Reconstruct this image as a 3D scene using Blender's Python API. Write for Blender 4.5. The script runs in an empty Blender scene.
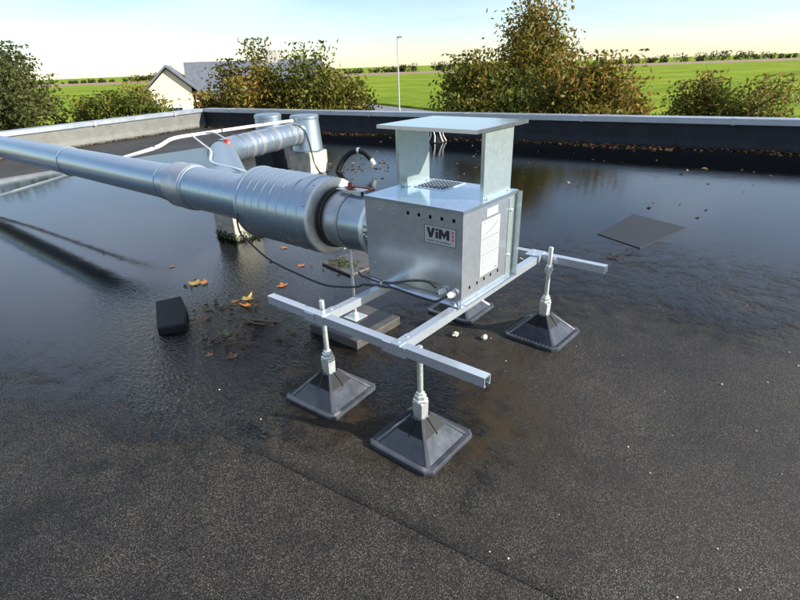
import bpy, bmesh, math, random
import numpy as np
from mathutils import Vector, Matrix, noise as mnoise

random.seed(7); rng = np.random.default_rng(7)
R = math.radians
scene = bpy.context.scene
col = scene.collection

# ------------------------------------------------------------------ camera
CAM = (1.6636, -1.3264, 1.4975); YAW, PITCH, ROLL, FPX, PY = 0.698, -0.4602, -0.0357, 501.9, 313.5
cd = bpy.data.cameras.new('camera'); cam = bpy.data.objects.new('camera', cd); col.objects.link(cam)
cy, sy, cp, sp = math.cos(YAW), math.sin(YAW), math.cos(PITCH), math.sin(PITCH)
fw = Vector((-sy*cp, cy*cp, sp)); rt = Vector((cy, sy, 0)); up = rt.cross(fw)
r2 = math.cos(ROLL)*rt + math.sin(ROLL)*up; u2 = -math.sin(ROLL)*rt + math.cos(ROLL)*up
cam.matrix_world = Matrix(((r2.x, u2.x, -fw.x, CAM[0]), (r2.y, u2.y, -fw.y, CAM[1]), (r2.z, u2.z, -fw.z, CAM[2]), (0, 0, 0, 1)))
cd.sensor_width = 36; cd.sensor_fit = 'HORIZONTAL'; cd.lens = FPX/800*36
cd.shift_y = (PY-300)/800; cd.clip_start = .05; cd.clip_end = 3000
scene.camera = cam

# ------------------------------------------------------------------ light
SUN_EL, SUN_AZ = 25.0, 22.5          # azimuth counted from +X towards +Y
w = bpy.data.worlds.new("World"); scene.world = w; w.use_nodes = True
nt = w.node_tree; N = nt.nodes; L = nt.links
bg = N['Background']
sky = N.new('ShaderNodeTexSky'); sky.sky_type = 'NISHITA'; sky.sun_disc = False
sky.sun_elevation = R(SUN_EL); sky.sun_rotation = R(90-SUN_AZ)
sky.air_density = 1.0; sky.dust_density = .1; sky.ozone_density = 3.0; sky.altitude = 50
tc = N.new('ShaderNodeTexCoord'); sep = N.new('ShaderNodeSeparateXYZ'); L.new(tc.outputs['Generated'], sep.inputs[0])
def wmath(op, a, b=None, c=None):
    m = N.new('ShaderNodeMath'); m.operation = op
    for i, v in enumerate((a, b, c)):
        if v is None: continue
        if isinstance(v, (int, float)): m.inputs[i].default_value = v
        else: L.new(v, m.inputs[i])
    return m.outputs[0]
zc = wmath('MAXIMUM', sep.outputs[2], .0); zd = wmath('ADD', zc, .16)
cx_ = wmath('DIVIDE', sep.outputs[0], zd); cy_ = wmath('DIVIDE', sep.outputs[1], zd)
cmb = N.new('ShaderNodeCombineXYZ'); L.new(cx_, cmb.inputs[0]); L.new(cy_, cmb.inputs[1])
nz = N.new('ShaderNodeTexNoise'); nz.inputs['Scale'].default_value = .75; nz.inputs['Detail'].default_value = 7; nz.inputs['Roughness'].default_value = .55
nz.inputs['Distortion'].default_value = .4
L.new(cmb.outputs[0], nz.inputs['Vector'])
rmp = N.new('ShaderNodeValToRGB'); rmp.color_ramp.elements[0].position = .36; rmp.color_ramp.elements[1].position = .66
rmp.color_ramp.elements[0].color = (0.0,)*3+(1,); rmp.color_ramp.elements[1].color = (.8,)*3+(1,)
L.new(nz.outputs[0], rmp.inputs[0])
mx = N.new('ShaderNodeMixRGB'); elv = wmath('MULTIPLY_ADD', zc, 1.9, .12); elv = wmath('MINIMUM', elv, 1.0); L.new(wmath('MULTIPLY', rmp.outputs[0], elv), mx.inputs[0]); L.new(sky.outputs[0], mx.inputs[1]); mx.inputs[2].default_value = (7.6, 8.2, 9.6, 1)
L.new(mx.outputs[0], bg.inputs[0]); bg.inputs[1].default_value = .075
sd = bpy.data.lights.new('sun', 'SUN'); sun = bpy.data.objects.new('sun', sd); col.objects.link(sun)
sd.energy = 5.0; sd.angle = R(.5); sd.color = (1, .93, .82)
sv = Vector((math.cos(R(SUN_EL))*math.cos(R(SUN_AZ)), math.cos(R(SUN_EL))*math.sin(R(SUN_AZ)), math.sin(R(SUN_EL))))
sun.rotation_euler = (-sv).to_track_quat('-Z', 'Y').to_euler(); sun.location = (6, 3, 6)
scene.view_settings.view_transform = 'Standard'; scene.view_settings.look = 'None'
scene.view_settings.exposure = 1.25; scene.view_settings.gamma = 1
scene.render.engine = 'CYCLES'

# ------------------------------------------------------------------ materials
def new_mat(name):
    m = bpy.data.materials.new(name); m.use_nodes = True
    return m, m.node_tree.nodes, m.node_tree.links, m.node_tree.nodes['Principled BSDF']
def nnoise(N, L, scale, detail=3, rough=.5, dist=0, coord='Object', stretch=None):
    t = N.new('ShaderNodeTexCoord'); n = N.new('ShaderNodeTexNoise')
    n.inputs['Scale'].default_value = scale; n.inputs['Detail'].default_value = detail
    n.inputs['Roughness'].default_value = rough; n.inputs['Distortion'].default_value = dist
    if stretch:
        mp = N.new('ShaderNodeMapping'); mp.inputs['Scale'].default_value = stretch[0]; mp.inputs['Rotation'].default_value = (0, 0, stretch[1])
        L.new(t.outputs[coord], mp.inputs[0]); L.new(mp.outputs[0], n.inputs['Vector'])
    else: L.new(t.outputs[coord], n.inputs['Vector'])
    return n.outputs[0]
def nmath(N, L, op, a, b=None, c=None, clamp=False):
    m = N.new('ShaderNodeMath'); m.operation = op; m.use_clamp = clamp
    for i, v in enumerate((a, b, c)):
        if v is None: continue
        if isinstance(v, (int, float)): m.inputs[i].default_value = v
        else: L.new(v, m.inputs[i])
    return m.outputs[0]
def nramp(N, L, fac, stops):
    r = N.new('ShaderNodeValToRGB'); L.new(fac, r.inputs[0])
    while len(r.color_ramp.elements) < len(stops): r.color_ramp.elements.new(.5)
    for e, (p, c) in zip(r.color_ramp.elements, stops):
        e.position = p; e.color = (c if len(c) == 4 else tuple(c)+(1,)) if hasattr(c, '__len__') else (c, c, c, 1)
    return r.outputs[0]
def nbump(N, L, b, h, strength, dist):
    n = N.new('ShaderNodeBump'); n.inputs['Strength'].default_value = strength; n.inputs['Distance'].default_value = dist
    L.new(h, n.inputs['Height']); L.new(n.outputs[0], b.inputs['Normal']); return n
def plain(name, c, rough=.5, metal=0, var=.12, scale=30, bump=0, spec=None):
    m, N, L, b = new_mat(name)
    f = nnoise(N, L, scale, 4, .6)
    lo = tuple(max(0, x*(1-var)) for x in c); hi = tuple(min(1, x*(1+var)) for x in c)
    L.new(nramp(N, L, f, [(.3, lo), (.7, hi)]), b.inputs['Base Color'])
    L.new(nmath(N, L, 'MULTIPLY_ADD', f, .2, rough-.1), b.inputs['Roughness'])
    b.inputs['Metallic'].default_value = metal
    if spec is not None: b.inputs['Specular IOR Level'].default_value = spec
    if bump: nbump(N, L, b, nnoise(N, L, scale*3, 4, .6), .6, bump)
    return m
def galvanised(name, c, rough, spangle=40, wob=.0006, wobscale=6, var=.1, metal=1.0):
    m, N, L, b = new_mat(name)
    t = N.new('ShaderNodeTexCoord'); v = N.new('ShaderNodeTexVoronoi'); v.inputs['Scale'].default_value = spangle
    L.new(t.outputs['Object'], v.inputs['Vector'])
    sepc = N.new('ShaderNodeSeparateColor'); L.new(v.outputs['Color'], sepc.inputs[0])
    f = nnoise(N, L, 9, 5, .65)
    g = nmath(N, L, 'ADD', nmath(N, L, 'MULTIPLY', sepc.outputs[0], .45), nmath(N, L, 'MULTIPLY', f, .6))
    lo = tuple(x*(1-var) for x in c); hi = tuple(min(1, x*(1+var)) for x in c)
    L.new(nramp(N, L, g, [(.25, lo), (.8, hi)]), b.inputs['Base Color'])
    b.inputs['Metallic'].default_value = metal
    L.new(nmath(N, L, 'MULTIPLY_ADD', g, .06, rough-.03), b.inputs['Roughness'])
    nbump(N, L, b, nnoise(N, L, wobscale, 2, .4), 1, wob)
    return m
M = {}
M['box'] = galvanised('box_galvanised_sheet', (.57, .62, .655), .21, 45, .0004, 5, .055, .82)
M['lid'] = galvanised('lid_galvanised_sheet', (.64, .70, .75), .12, 45, .0005, 4, .06, .9)
M['hood'] = galvanised('hood_galvanised_sheet', (.50, .59, .59), .22, 60, .0004, 5, .06, .72)
M['rail'] = galvanised('rail_galvanised_steel', (.54, .60, .66), .24, 140, .00015, 30, .06, .7)
M['zinc'] = galvanised('zinc_cast_fitting', (.66, .70, .68), .45, 160, .0004, 60, .12, .85)
M['duct'] = galvanised('duct_spiral_sheet', (.30, .37, .43), .30, 60, .00015, 5, .03, .8)
M['tape'] = galvanised('aluminium_tape', (.36, .38, .40), .38, 60, .0010, 34, .08, .75)
M['ductend'] = plain('silencer_end_plate', (.52, .52, .49), .45, .55, .15, 14)
M['foil'] = galvanised('crinkled_foil', (.72, .74, .78), .2, 30, .012, 38, .1)
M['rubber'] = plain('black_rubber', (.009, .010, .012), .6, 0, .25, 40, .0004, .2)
M['rubber_grey'] = plain('worn_rubber_face', (.045, .050, .060), .17, 0, .3, 14, .0005)
M['gasket'] = plain('black_gasket', (.012, .012, .012), .5)
M['cable'] = plain('black_cable', (.012, .013, .015), .4)
M['white_plastic'] = plain('white_plastic', (.62, .62, .60), .4, 0, .08)
M['grey_plastic'] = plain('grey_plastic', (.42, .44, .46), .4, 0, .08)
M['red'] = plain('red_plastic', (.42, .045, .03), .4)
M['dark_red'] = plain('dark_red_handle', (.22, .035, .028), .45)
M['label'] = plain('label_paper', (.34, .365, .38), .35, 0, .03)
M['label_ink'] = plain('label_ink', (.01, .01, .012), .5)
M['label_grey'] = plain('label_fine_print', (.04, .045, .055), .5)
M['label_red'] = plain('label_red', (.65, .03, .06), .5)
M['logo_plate'] = plain('logo_sticker', (.40, .43, .45), .35, .3, .03)
M['slot'] = plain('hole_shade', (.006, .006, .007), .9)  # near-black colour standing in for the shade inside openings
M['concrete'] = plain('weathered_concrete', (.30, .29, .25), .8, 0, .3, 9, .002)
M['paver'] = plain('wet_paver', (.052, .048, .044), .45, 0, .35, 12, .0015)
M['membrane'] = plain('parapet_membrane_shaded', (.011, .014, .019), .7, 0, .35, 5, .003, .25)  # shaded copy of the parapet sheet, its shade put into the colour
M['membrane_sunlit'] = plain('parapet_membrane_sunlit', (.10, .103, .095), .6, 0, .2, 5, .002)  # sunlit copy of the same parapet sheet, sunlight put into the colour
M['coping'] = plain('coping_metal', (.34, .38, .43), .38, .6, .08, 4)
M['clip'] = plain('coping_clip', (.34, .36, .38), .4, .4)
M['bark'] = plain('bark', (.07, .055, .04), .85, 0, .35, 12, .01)
M['moss'] = plain('moss', (.035, .055, .012), .9, 0, .6, 60, .004)
M['asphalt'] = plain('road_asphalt', (.13, .13, .14), .8, 0, .12, .6)
M['pole'] = plain('lamp_post_paint', (.40, .42, .43), .5, .3, .05)
M['render_wall'] = plain('cream_render', (.62, .53, .38), .8, 0, .06, 1.2)
M['white_frame'] = plain('white_window_frame', (.7, .72, .74), .4, 0, .04)
M['blue_panel'] = plain('blue_panel', (.12, .26, .40), .4, 0, .08)
M['rooftile'] = plain('slate_roof', (.10, .11, .13), .6, 0, .2, 3)
M['stone'] = plain('pale_stone', (.45, .43, .38), .8, 0, .2, 30, .002)
M['wood'] = plain('wet_bark_strip', (.10, .06, .035), .6, 0, .4, 60, .002)
M['building'] = plain('building_wall', (.25, .24, .22), .8)
m, N, L, b = new_mat('window_glass'); b.inputs['Base Color'].default_value = (.02, .03, .04, 1); b.inputs['Roughness'].default_value = .05; M['glass'] = m

# bitumen roofing: mineral granules, algae, damp
m, N, L, b = new_mat('mineral_bitumen')
t = N.new('ShaderNodeTexCoord')
v = N.new('ShaderNodeTexVoronoi'); v.inputs['Scale'].default_value = 480; L.new(t.outputs['Object'], v.inputs['Vector'])
vs = N.new('ShaderNodeSeparateColor'); L.new(v.outputs['Color'], vs.inputs[0])
big = nnoise(N, L, .9, 5, .6); mid = nnoise(N, L, 7, 5, .7); fine = nnoise(N, L, 150, 3, .8)
gran = nramp(N, L, vs.outputs[0], [(0, (.003, .0029, .0027)), (.55, (.0095, .009, .0085)), (.82, (.031, .0285, .026)), (.96, (.155, .145, .128))])
stain = nramp(N, L, nmath(N, L, 'ADD', nmath(N, L, 'MULTIPLY', big, .6), nmath(N, L, 'MULTIPLY', mid, .4)), [(.38, (.38, .37, .35)), (.5, (.85, .84, .82)), (.62, (1.3, 1.27, 1.2))])
mul = N.new('ShaderNodeMixRGB'); mul.blend_type = 'MULTIPLY'; mul.inputs[0].default_value = 1; L.new(gran, mul.inputs[1]); L.new(stain, mul.inputs[2])
# algae near the feet: brown film with a shape of its own
at = N.new('ShaderNodeAttribute'); at.attribute_name = 'algae'
am = nmath(N, L, 'MULTIPLY', at.outputs['Fac'], nramp(N, L, nnoise(N, L, 5, 6, .7), [(.32, 0.0), (.55, 1.0)]))
mx2 = N.new('ShaderNodeMixRGB'); L.new(am, mx2.inputs[0]); L.new(mul.outputs[0], mx2.inputs[1]); mx2.inputs[2].default_value = (.028, .017, .005, 1)
L.new(mx2.outputs[0], b.inputs['Base Color'])
L.new(nramp(N, L, mid, [(.3, .42), (.7, .62)]), b.inputs['Roughness']); b.inputs['Specular IOR Level'].default_value = .22
bh = nmath(N, L, 'ADD', nmath(N, L, 'MULTIPLY', v.outputs['Distance'], .6), nmath(N, L, 'MULTIPLY', fine, .7))
nbump(N, L, b, bh, .8, .005)
M['bitumen'] = m

# standing water: fresnel film over the membrane, broken up by granules where it is thin
m, N, L, b = new_mat('puddle_water'); N.remove(b); out = N['Material Output']
dep = N.new('ShaderNodeAttribute'); dep.attribute_name = 'depth'
rip = N.new('ShaderNodeAttribute'); rip.attribute_name = 'ripple'
g1 = nnoise(N, L, 230, 2, .7); g2 = nnoise(N, L, 9, 5, .65); g3 = nnoise(N, L, 2.2, 3, .6)
d1 = nmath(N, L, 'ADD', dep.outputs['Fac'], nmath(N, L, 'MULTIPLY_ADD', g1, 1.1, -.55))
d2 = nmath(N, L, 'ADD', d1, nmath(N, L, 'MULTIPLY_ADD', g2, .8, -.4))
d3 = nmath(N, L, 'ADD', d2, nmath(N, L, 'MULTIPLY_ADD', g3, .5, -.25))
mask = nramp(N, L, d3, [(0.0, 0.0), (.22, 1.0)])
rp = nnoise(N, L, 1, 3, .55, .8, stretch=((26, 62, 26), R(24)))
rp2 = nnoise(N, L, 5, 2, .5)
hh = nmath(N, L, 'ADD', nmath(N, L, 'MULTIPLY', rp, nmath(N, L, 'ADD', rip.outputs['Fac'], .012)), nmath(N, L, 'MULTIPLY', rp2, .04))
bp = N.new('ShaderNodeBump'); bp.inputs['Strength'].default_value = 1; bp.inputs['Distance'].default_value = .02; L.new(hh, bp.inputs['Height'])
fr = N.new('ShaderNodeFresnel'); L.new(nmath(N, L, 'MULTIPLY_ADD', nmath(N, L, 'MULTIPLY', dep.outputs['Fac'], .75, clamp=True), 1.0, 1.36), fr.inputs['IOR']); L.new(bp.outputs[0], fr.inputs['Normal'])
gl = N.new('ShaderNodeBsdfGlossy'); L.new(bp.outputs[0], gl.inputs['Normal'])
L.new(nramp(N, L, nmath(N, L, 'ADD', dep.outputs['Fac'], nmath(N, L, 'MULTIPLY_ADD', g3, .3, -.15)), [(0, .22), (.35, .10), (.75, .02)]), gl.inputs['Roughness'])
tr = N.new('ShaderNodeBsdfTransparent'); L.new(nramp(N, L, dep.outputs['Fac'], [(0, (.74, .72, .68)), (.7, (.40, .40, .40))]), tr.inputs[0])
tr2 = N.new('ShaderNodeBsdfTransparent')
ms = N.new('ShaderNodeMixShader'); L.new(fr.outputs[0], ms.inputs[0]); L.new(tr.outputs[0], ms.inputs[1]); L.new(gl.outputs[0], ms.inputs[2])
mo = N.new('ShaderNodeMixShader'); L.new(mask, mo.inputs[0]); L.new(tr2.outputs[0], mo.inputs[1]); L.new(ms.outputs[0], mo.inputs[2])
L.new(mo.outputs[0], out.inputs[0]); M['water'] = m

m, N, L, b = new_mat('meadow_grass')
f = nnoise(N, L, .06, 6, .65); f2 = nnoise(N, L, .55, 6, .85)
ff = nmath(N, L, 'ADD', nmath(N, L, 'MULTIPLY', f, .6), nmath(N, L, 'MULTIPLY', f2, .4))
L.new(nramp(N, L, ff, [(.34, (.07, .12, .012)), (.5, (.15, .21, .018)), (.64, (.24, .27, .03))]), b.inputs['Base Color']); b.inputs['Roughness'].default_value = 1; b.inputs['Specular IOR Level'].default_value = .05
nbump(N, L, b, f2, 1, .3); M['grass'] = m
M['soil'] = plain('ploughed_soil', (.20, .13, .08), .9, 0, .2, .2)

def leaf_mat(name, stops):
    m, N, L, b = new_mat(name)
    a = N.new('ShaderNodeAttribute'); a.attribute_name = 'tint'
    c = nramp(N, L, a.outputs['Fac'], stops); L.new(c, b.inputs['Base Color']); b.inputs['Roughness'].default_value = .65; b.inputs['Specular IOR Level'].default_value = .22
    tl = N.new('ShaderNodeBsdfTranslucent'); L.new(c, tl.inputs[0])
    ms = N.new('ShaderNodeMixShader'); ms.inputs[0].default_value = .35
    L.new(b.outputs[0], ms.inputs[1]); L.new(tl.outputs[0], ms.inputs[2]); L.new(ms.outputs[0], N['Material Output'].inputs[0])
    return m
M['leaf_olive'] = leaf_mat('foliage_olive', [(0, (.035, .05, .007)), (.45, (.085, .105, .014)), (.8, (.17, .15, .022)), (1, (.24, .13, .03))])
M['leaf_autumn'] = leaf_mat('foliage_autumn', [(0, (.045, .05, .008)), (.4, (.11, .105, .014)), (.75, (.21, .16, .025)), (1, (.28, .12, .025))])
M['leaf_brown'] = leaf_mat('foliage_brown', [(0, (.12, .07, .04)), (.5, (.20, .12, .06)), (1, (.26, .17, .08))])
M['leaf_dark'] = leaf_mat('foliage_dark', [(0, (.03, .04, .014)), (.6, (.06, .075, .02)), (1, (.11, .10, .03))])
def fallen(name, c): return plain(name, c, .45, 0, .35, 40, .001)
M['fall_orange'] = fallen('fallen_leaf_orange', (.30, .105, .02)); M['fall_yellow'] = fallen('fallen_leaf_yellow', (.26, .18, .05))
M['fall_brown'] = fallen('fallen_leaf_brown', (.14, .065, .03)); M['fall_green'] = fallen('fallen_leaf_olive', (.085, .09, .032))
M['fall_dark'] = fallen('fallen_leaf_rotten', (.03, .02, .014))
M['litter'] = leaf_mat('leaf_litter', [(0, (.04, .025, .015)), (.6, (.14, .08, .03)), (1, (.34, .21, .08))])

# ------------------------------------------------------------------ mesh helpers
class MB:
    def __init__(s): s.v = []; s.f = []; s.smooth = False
    def add(s, vs, fs):
        o = len(s.v); s.v += [tuple(v) for v in vs]; s.f += [tuple(i+o for i in f) for f in fs]; return s
    def box(s, x0, x1, y0, y1, z0, z1, rot=0, c=None):
        vs = [Vector((x, y, z)) for z in (z0, z1) for x, y in ((x0, y0), (x1, y0), (x1, y1), (x0, y1))]
        if rot:
            c = Vector(c) if c else Vector(((x0+x1)/2, (y0+y1)/2, 0)); m = Matrix.Rotation(rot, 3, 'Z')
            vs = [m @ (v-c) + c for v in vs]
        return s.add(vs, [(0, 3, 2, 1), (4, 5, 6, 7), (0, 1, 5, 4), (1, 2, 6, 5), (2, 3, 7, 6), (3, 0, 4, 7)])
    def prism(s, pts, z0, z1):
        n = len(pts)
        return s.add([(x, y, z0) for x, y in pts]+[(x, y, z1) for x, y in pts],
                     [tuple(reversed(range(n))), tuple(range(n, 2*n))]+[(i, (i+1) % n, n+(i+1) % n, n+i) for i in range(n)])
    def lathe(s, origin, axis, prof, n=40, caps=True):
        o = Vector(origin); a = Vector(axis).normalized()
        e1 = a.orthogonal().normalized(); e2 = a.cross(e1)
        vs = []; fs = []
        for t, r in prof:
            for k in range(n):
                q = 2*math.pi*k/n; vs.append(o+a*t+(e1*math.cos(q)+e2*math.sin(q))*r)
        for i in range(len(prof)-1):
            for k in range(n):
                k2 = (k+1) % n; fs.append((i*n+k, i*n+k2, (i+1)*n+k2, (i+1)*n+k))
        if caps: fs += [tuple(reversed(range(n))), tuple(range((len(prof)-1)*n, len(prof)*n))]
        return s.add(vs, fs)
    def cyl(s, a, b, r, n=20, r2=None):
        a = Vector(a); b = Vector(b); return s.lathe(a, b-a, [(0, r), ((b-a).length, r if r2 is None else r2)], n)
    def tube(s, pts, r, n=10, closed=False):
        pts = [Vector(p) for p in pts]; vs = []; fs = []; ref = None
        rs = r if hasattr(r, '__len__') else [r]*len(pts)
        for i, p in enumerate(pts):
            t = (pts[min(i+1, len(pts)-1)]-pts[max(i-1, 0)]).normalized()
            if ref is None: ref = t.orthogonal().normalized()
            ref = (ref-t*ref.dot(t)).normalized(); e2 = t.cross(ref)
            for k in range(n):
                q = 2*math.pi*k/n; vs.append(p+(ref*math.cos(q)+e2*math.sin(q))*rs[i])
        for i in range(len(pts)-1):
            for k in range(n):
                k2 = (k+1) % n; fs.append((i*n+k, i*n+k2, (i+1)*n+k2, (i+1)*n+k))
        fs += [tuple(reversed(range(n))), tuple(range((len(pts)-1)*n, len(pts)*n))]
        return s.add(vs, fs)
    def build(s, name, mat, parent=None, bevel=0, smooth=False, origin=None):
        off = Vector((0, 0, 0))
        if parent is not None:
            q = parent
            while q is not None: off += q.location; q = q.parent
        loc = Vector(origin) if origin is not None else None
        if loc is not None: off = off+loc if parent is None else off
        me = bpy.data.meshes.new(name)
        base = loc if (loc is not None and parent is None) else off
        me.from_pydata([tuple(Vector(v)-base) for v in s.v], [], s.f)
        me.materials.append(M[mat]); me.validate(); me.update()
        if bevel:
            bm = bmesh.new(); bm.from_mesh(me)
            es = [e for e in bm.edges if len(e.link_faces) == 2 and e.calc_face_angle(0) > .6]
            bmesh.ops.bevel(bm, geom=es, offset=bevel, segments=2, profile=.6, affect='EDGES', clamp_overlap=True)
            bmesh.ops.recalc_face_normals(bm, faces=bm.faces); bm.to_mesh(me); bm.free()
        else:
            bm = bmesh.new(); bm.from_mesh(me); bmesh.ops.recalc_face_normals(bm, faces=bm.faces); bm.to_mesh(me); bm.free()
        if smooth:
            me.shade_smooth() if hasattr(me, 'shade_smooth') else None
            try: me.set_sharp_from_angle(angle=R(35))
            except Exception: pass
        o = bpy.data.objects.new(name, me); col.objects.link(o)
        if parent is not None: o.parent = parent
        elif loc is not None: o.location = loc
        return o
def spline(pts, n=12):
    pts = [Vector(p) for p in pts]; P_ = [pts[0]]+pts+[pts[-1]]; out = []
    for i in range(1, len(P_)-2):
        a, b_, c, d = P_[i-1:i+3]
        for k in range(n):
            t = k/n; out.append(.5*((2*b_)+(c-a)*t+(2*a-5*b_+4*c-d)*t*t+(-a+3*b_-3*c+d)*t**3))
    return out+[pts[-1]]
def tag(o, label=None, cat=None, group=None, kind=None):
    if label: o['label'] = label
    if cat: o['category'] = cat
    if group: o['group'] = group
    if kind: o['kind'] = kind
    return o
def thing(name, loc, label, cat, group=None):
    o = bpy.data.objects.new(name, None); o.location = loc; o.empty_display_size = .1; col.objects.link(o)
    return tag(o, label, cat, group)
def np_mesh(name, V, F, mat, parent=None, tint=None, kind=None):
    """V (n,3), F (m,k) with equal-sized faces"""
    off = Vector((0, 0, 0)); q = parent
    while q is not None: off += q.location; q = q.parent
    me = bpy.data.meshes.new(name); n, k = F.shape
    me.vertices.add(len(V)); me.vertices.foreach_set('co', (V-np.array(off)).astype(np.float32).ravel())
    me.loops.add(n*k); me.loops.foreach_set('vertex_index', F.astype(np.int32).ravel())
    me.polygons.add(n); me.polygons.foreach_set('loop_start', np.arange(0, n*k, k, dtype=np.int32))
    me.update(calc_edges=True); me.materials.append(M[mat])
    if tint is not None:
        a = me.attributes.new('tint', 'FLOAT', 'FACE'); a.data.foreach_set('value', tint.astype(np.float32))
    o = bpy.data.objects.new(name, me); col.objects.link(o)
    if parent is not None: o.parent = parent
    if kind: o['kind'] = kind
    return o

# ------------------------------------------------------------------ roof membrane, water
roof = bpy.data.objects.new('roof', None); col.objects.link(roof); roof['kind'] = 'structure'
WD = Vector((.9922, .1247)); WP = Vector((-WD.y, WD.x))          # far parapet direction and its normal
CORNER = Vector((-13.23, 7.55))                                  # inner corner of the two parapets
def vnoise(x, y, s): return mnoise.noise(Vector((x*s, y*s, 3.3)))
def algae(x, y):
    g = lambda cx, cy, r: math.exp(-((x-cx)**2+(y-cy)**2)/(r*r))
    return min(1, g(.2, .25, .42)+g(.55, .3, .35)+g(.75, .35, .25)+.8*g(-.15, .2, .3)+.5*g(.5, .9, .3))
LD = WD; NP_ = WP
k0 = Vector((-.094, -.459)).dot(NP_)                             # the lap joint seen in the foreground
for i in range(-6, 10):
    a0, a1 = k0+i*1.0, k0+(i+1)*1.0+.06
    s0, s1 = -14.2, 9.5
    mid_fine = -1 <= i <= 2
    nx, ny = (150, 14) if mid_fine else (24, 3)
    if mid_fine: xs = np.concatenate([np.linspace(s0, -2.5, 20)[:-1], np.linspace(-2.5, 2.5, 70)[:-1], np.linspace(2.5, s1, 20)])
    else: xs = np.linspace(s0, s1, nx)
    ys = np.linspace(a0, a1, ny)
    V = []; al = []
    for yy in ys:
        t = (yy-a0)/(a1-a0)
        for xx in xs:
            wob = .006*vnoise(xx, i, 3.0) if yy == a0 else 0
            p = LD*xx+NP_*(yy+wob)
            V.append((p.x, p.y, (.0022 if i == 0 else .0003)*(1-t)-.0005)); al.append(algae(p.x, p.y))
    V.extend([(V[j][0], V[j][1], -.006) for j in range(len(xs))])      # the lap's own edge
    al.extend(al[:len(xs)])
    F = [(r*len(xs)+c, r*len(xs)+c+1, (r+1)*len(xs)+c+1, (r+1)*len(xs)+c) for r in range(ny-1) for c in range(len(xs)-1)]
    e = ny*len(xs); F += [(e+c, e+c+1, c+1, c) for c in range(len(xs)-1)] if i == 0 else []
    o = np_mesh('membrane_sheet', np.array(V), np.array(F), 'bitumen', roof)
    a = o.data.attributes.new('algae', 'FLOAT', 'POINT'); a.data.foreach_set('value', np.array(al, dtype=np.float32))

shore = [(9, 3.2), (3, 2.95), (.69, 2.75), (.15, 2.45), (0, 2.0), (.12, 1.1), (-.22, .3), (-.28, .0), (-.15, -.3), (-.25, -.62), (-.9, -1.1), (-2.5, -1.7), (-9, -3.5)]
S = np.array(shore)
gx = np.arange(-12.6, 8, .07); gy = np.arange(-3.5, 9.8, .07); X, Y = np.meshgrid(gx, gy)
D = np.full(X.shape, 1e9)
for (x0, y0), (x1, y1) in zip(S[:-1], S[1:]):
    dx, dy = x1-x0, y1-y0; t = np.clip(((X-x0)*dx+(Y-y0)*dy)/(dx*dx+dy*dy), 0, 1)
    D = np.minimum(D, np.hypot(X-x0-t*dx, Y-y0-t*dy))
inside = np.zeros(X.shape, bool); poly = shore+[(-9, 30), (9, 30)]
for (x0, y0), (x1, y1) in zip(poly, poly[1:]+poly[:1]):
    if y0 == y1: continue
    c = ((y0 > Y) != (y1 > Y)) & (X < (x1-x0)*(Y-y0)/(y1-y0)+x0); inside ^= c
SD = np.where(inside, D, -D)
G_ = lambda cx, cy, rx, ry=None: np.exp(-((X-cx)/rx)**2-((Y-cy)/(ry or rx))**2)
dep = SD*.42+.02+.30*G_(1.3, 2.0, 1.3, .85)+.30*G_(.55, .35, .55, .45)+.30*G_(.35, .25, .45, .3)+.42*G_(1.0, -.03, .22, .35)+.3*G_(-.5, -.3, .5, .3)+.12*G_(.9, 2.2, 1.6, .5)
dep = np.clip(dep, -1, 1)
WL = (X-CORNER.x)*WP.x+(Y-CORNER.y)*WP.y                         # signed distance past the far parapet
dep = np.where(WL > -.12, -1, dep)
ripv = 1.3*G_(-.9, .0, .8, .5)+1.6*G_(-.3, -.38, .5, .22)+1.2*G_(1.0, -.05, .22, .4)+.25*G_(-1.7, .9, .6, .4)+.7*G_(.5, .3, .3, .3)+.05*G_(-5, 5, 4, 2)
ripv = np.clip(ripv, 0, 2.2)
ok = dep > -.55; idx = -np.ones(X.shape, int)
fm = ok[:-1, :-1] & ok[1:, :-1] & ok[:-1, 1:] & ok[1:, 1:]
used = np.zeros(X.shape, bool); used[:-1, :-1] |= fm; used[1:, :-1] |= fm; used[:-1, 1:] |= fm; used[1:, 1:] |= fm
idx[used] = np.arange(used.sum())
V = np.stack([X[used], Y[used], np.full(used.sum(), .0065)], 1)
F = np.stack([idx[:-1, :-1][fm], idx[:-1, 1:][fm], idx[1:, 1:][fm], idx[1:, :-1][fm]], 1)
wo = np_mesh('puddle_water', V, F, 'water', None, None, 'structure')
for nm, arr in (('depth', dep), ('ripple', ripv)):
    a = wo.data.attributes.new(nm, 'FLOAT', 'POINT'); a.data.foreach_set('value', arr[used].astype(np.float32))
wo.data.shade_smooth()

# building under the roof
base_b = MB()
def LP(s, n, o=CORNER): p = o+WD*s+WP*n; return p
LDIR = Vector((.26, -1)).normalized()
c0 = CORNER+WP*.3-WD*.3; c1 = c0+WD*24.5; c3 = CORNER+LDIR*20-WD*.3; c2 = c3+WD*24
base_b.prism([tuple(c3), tuple(c2), tuple(c1), tuple(c0)], -4.05, -.012).build('building_body', 'building').__setitem__('kind', 'structure')

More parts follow.
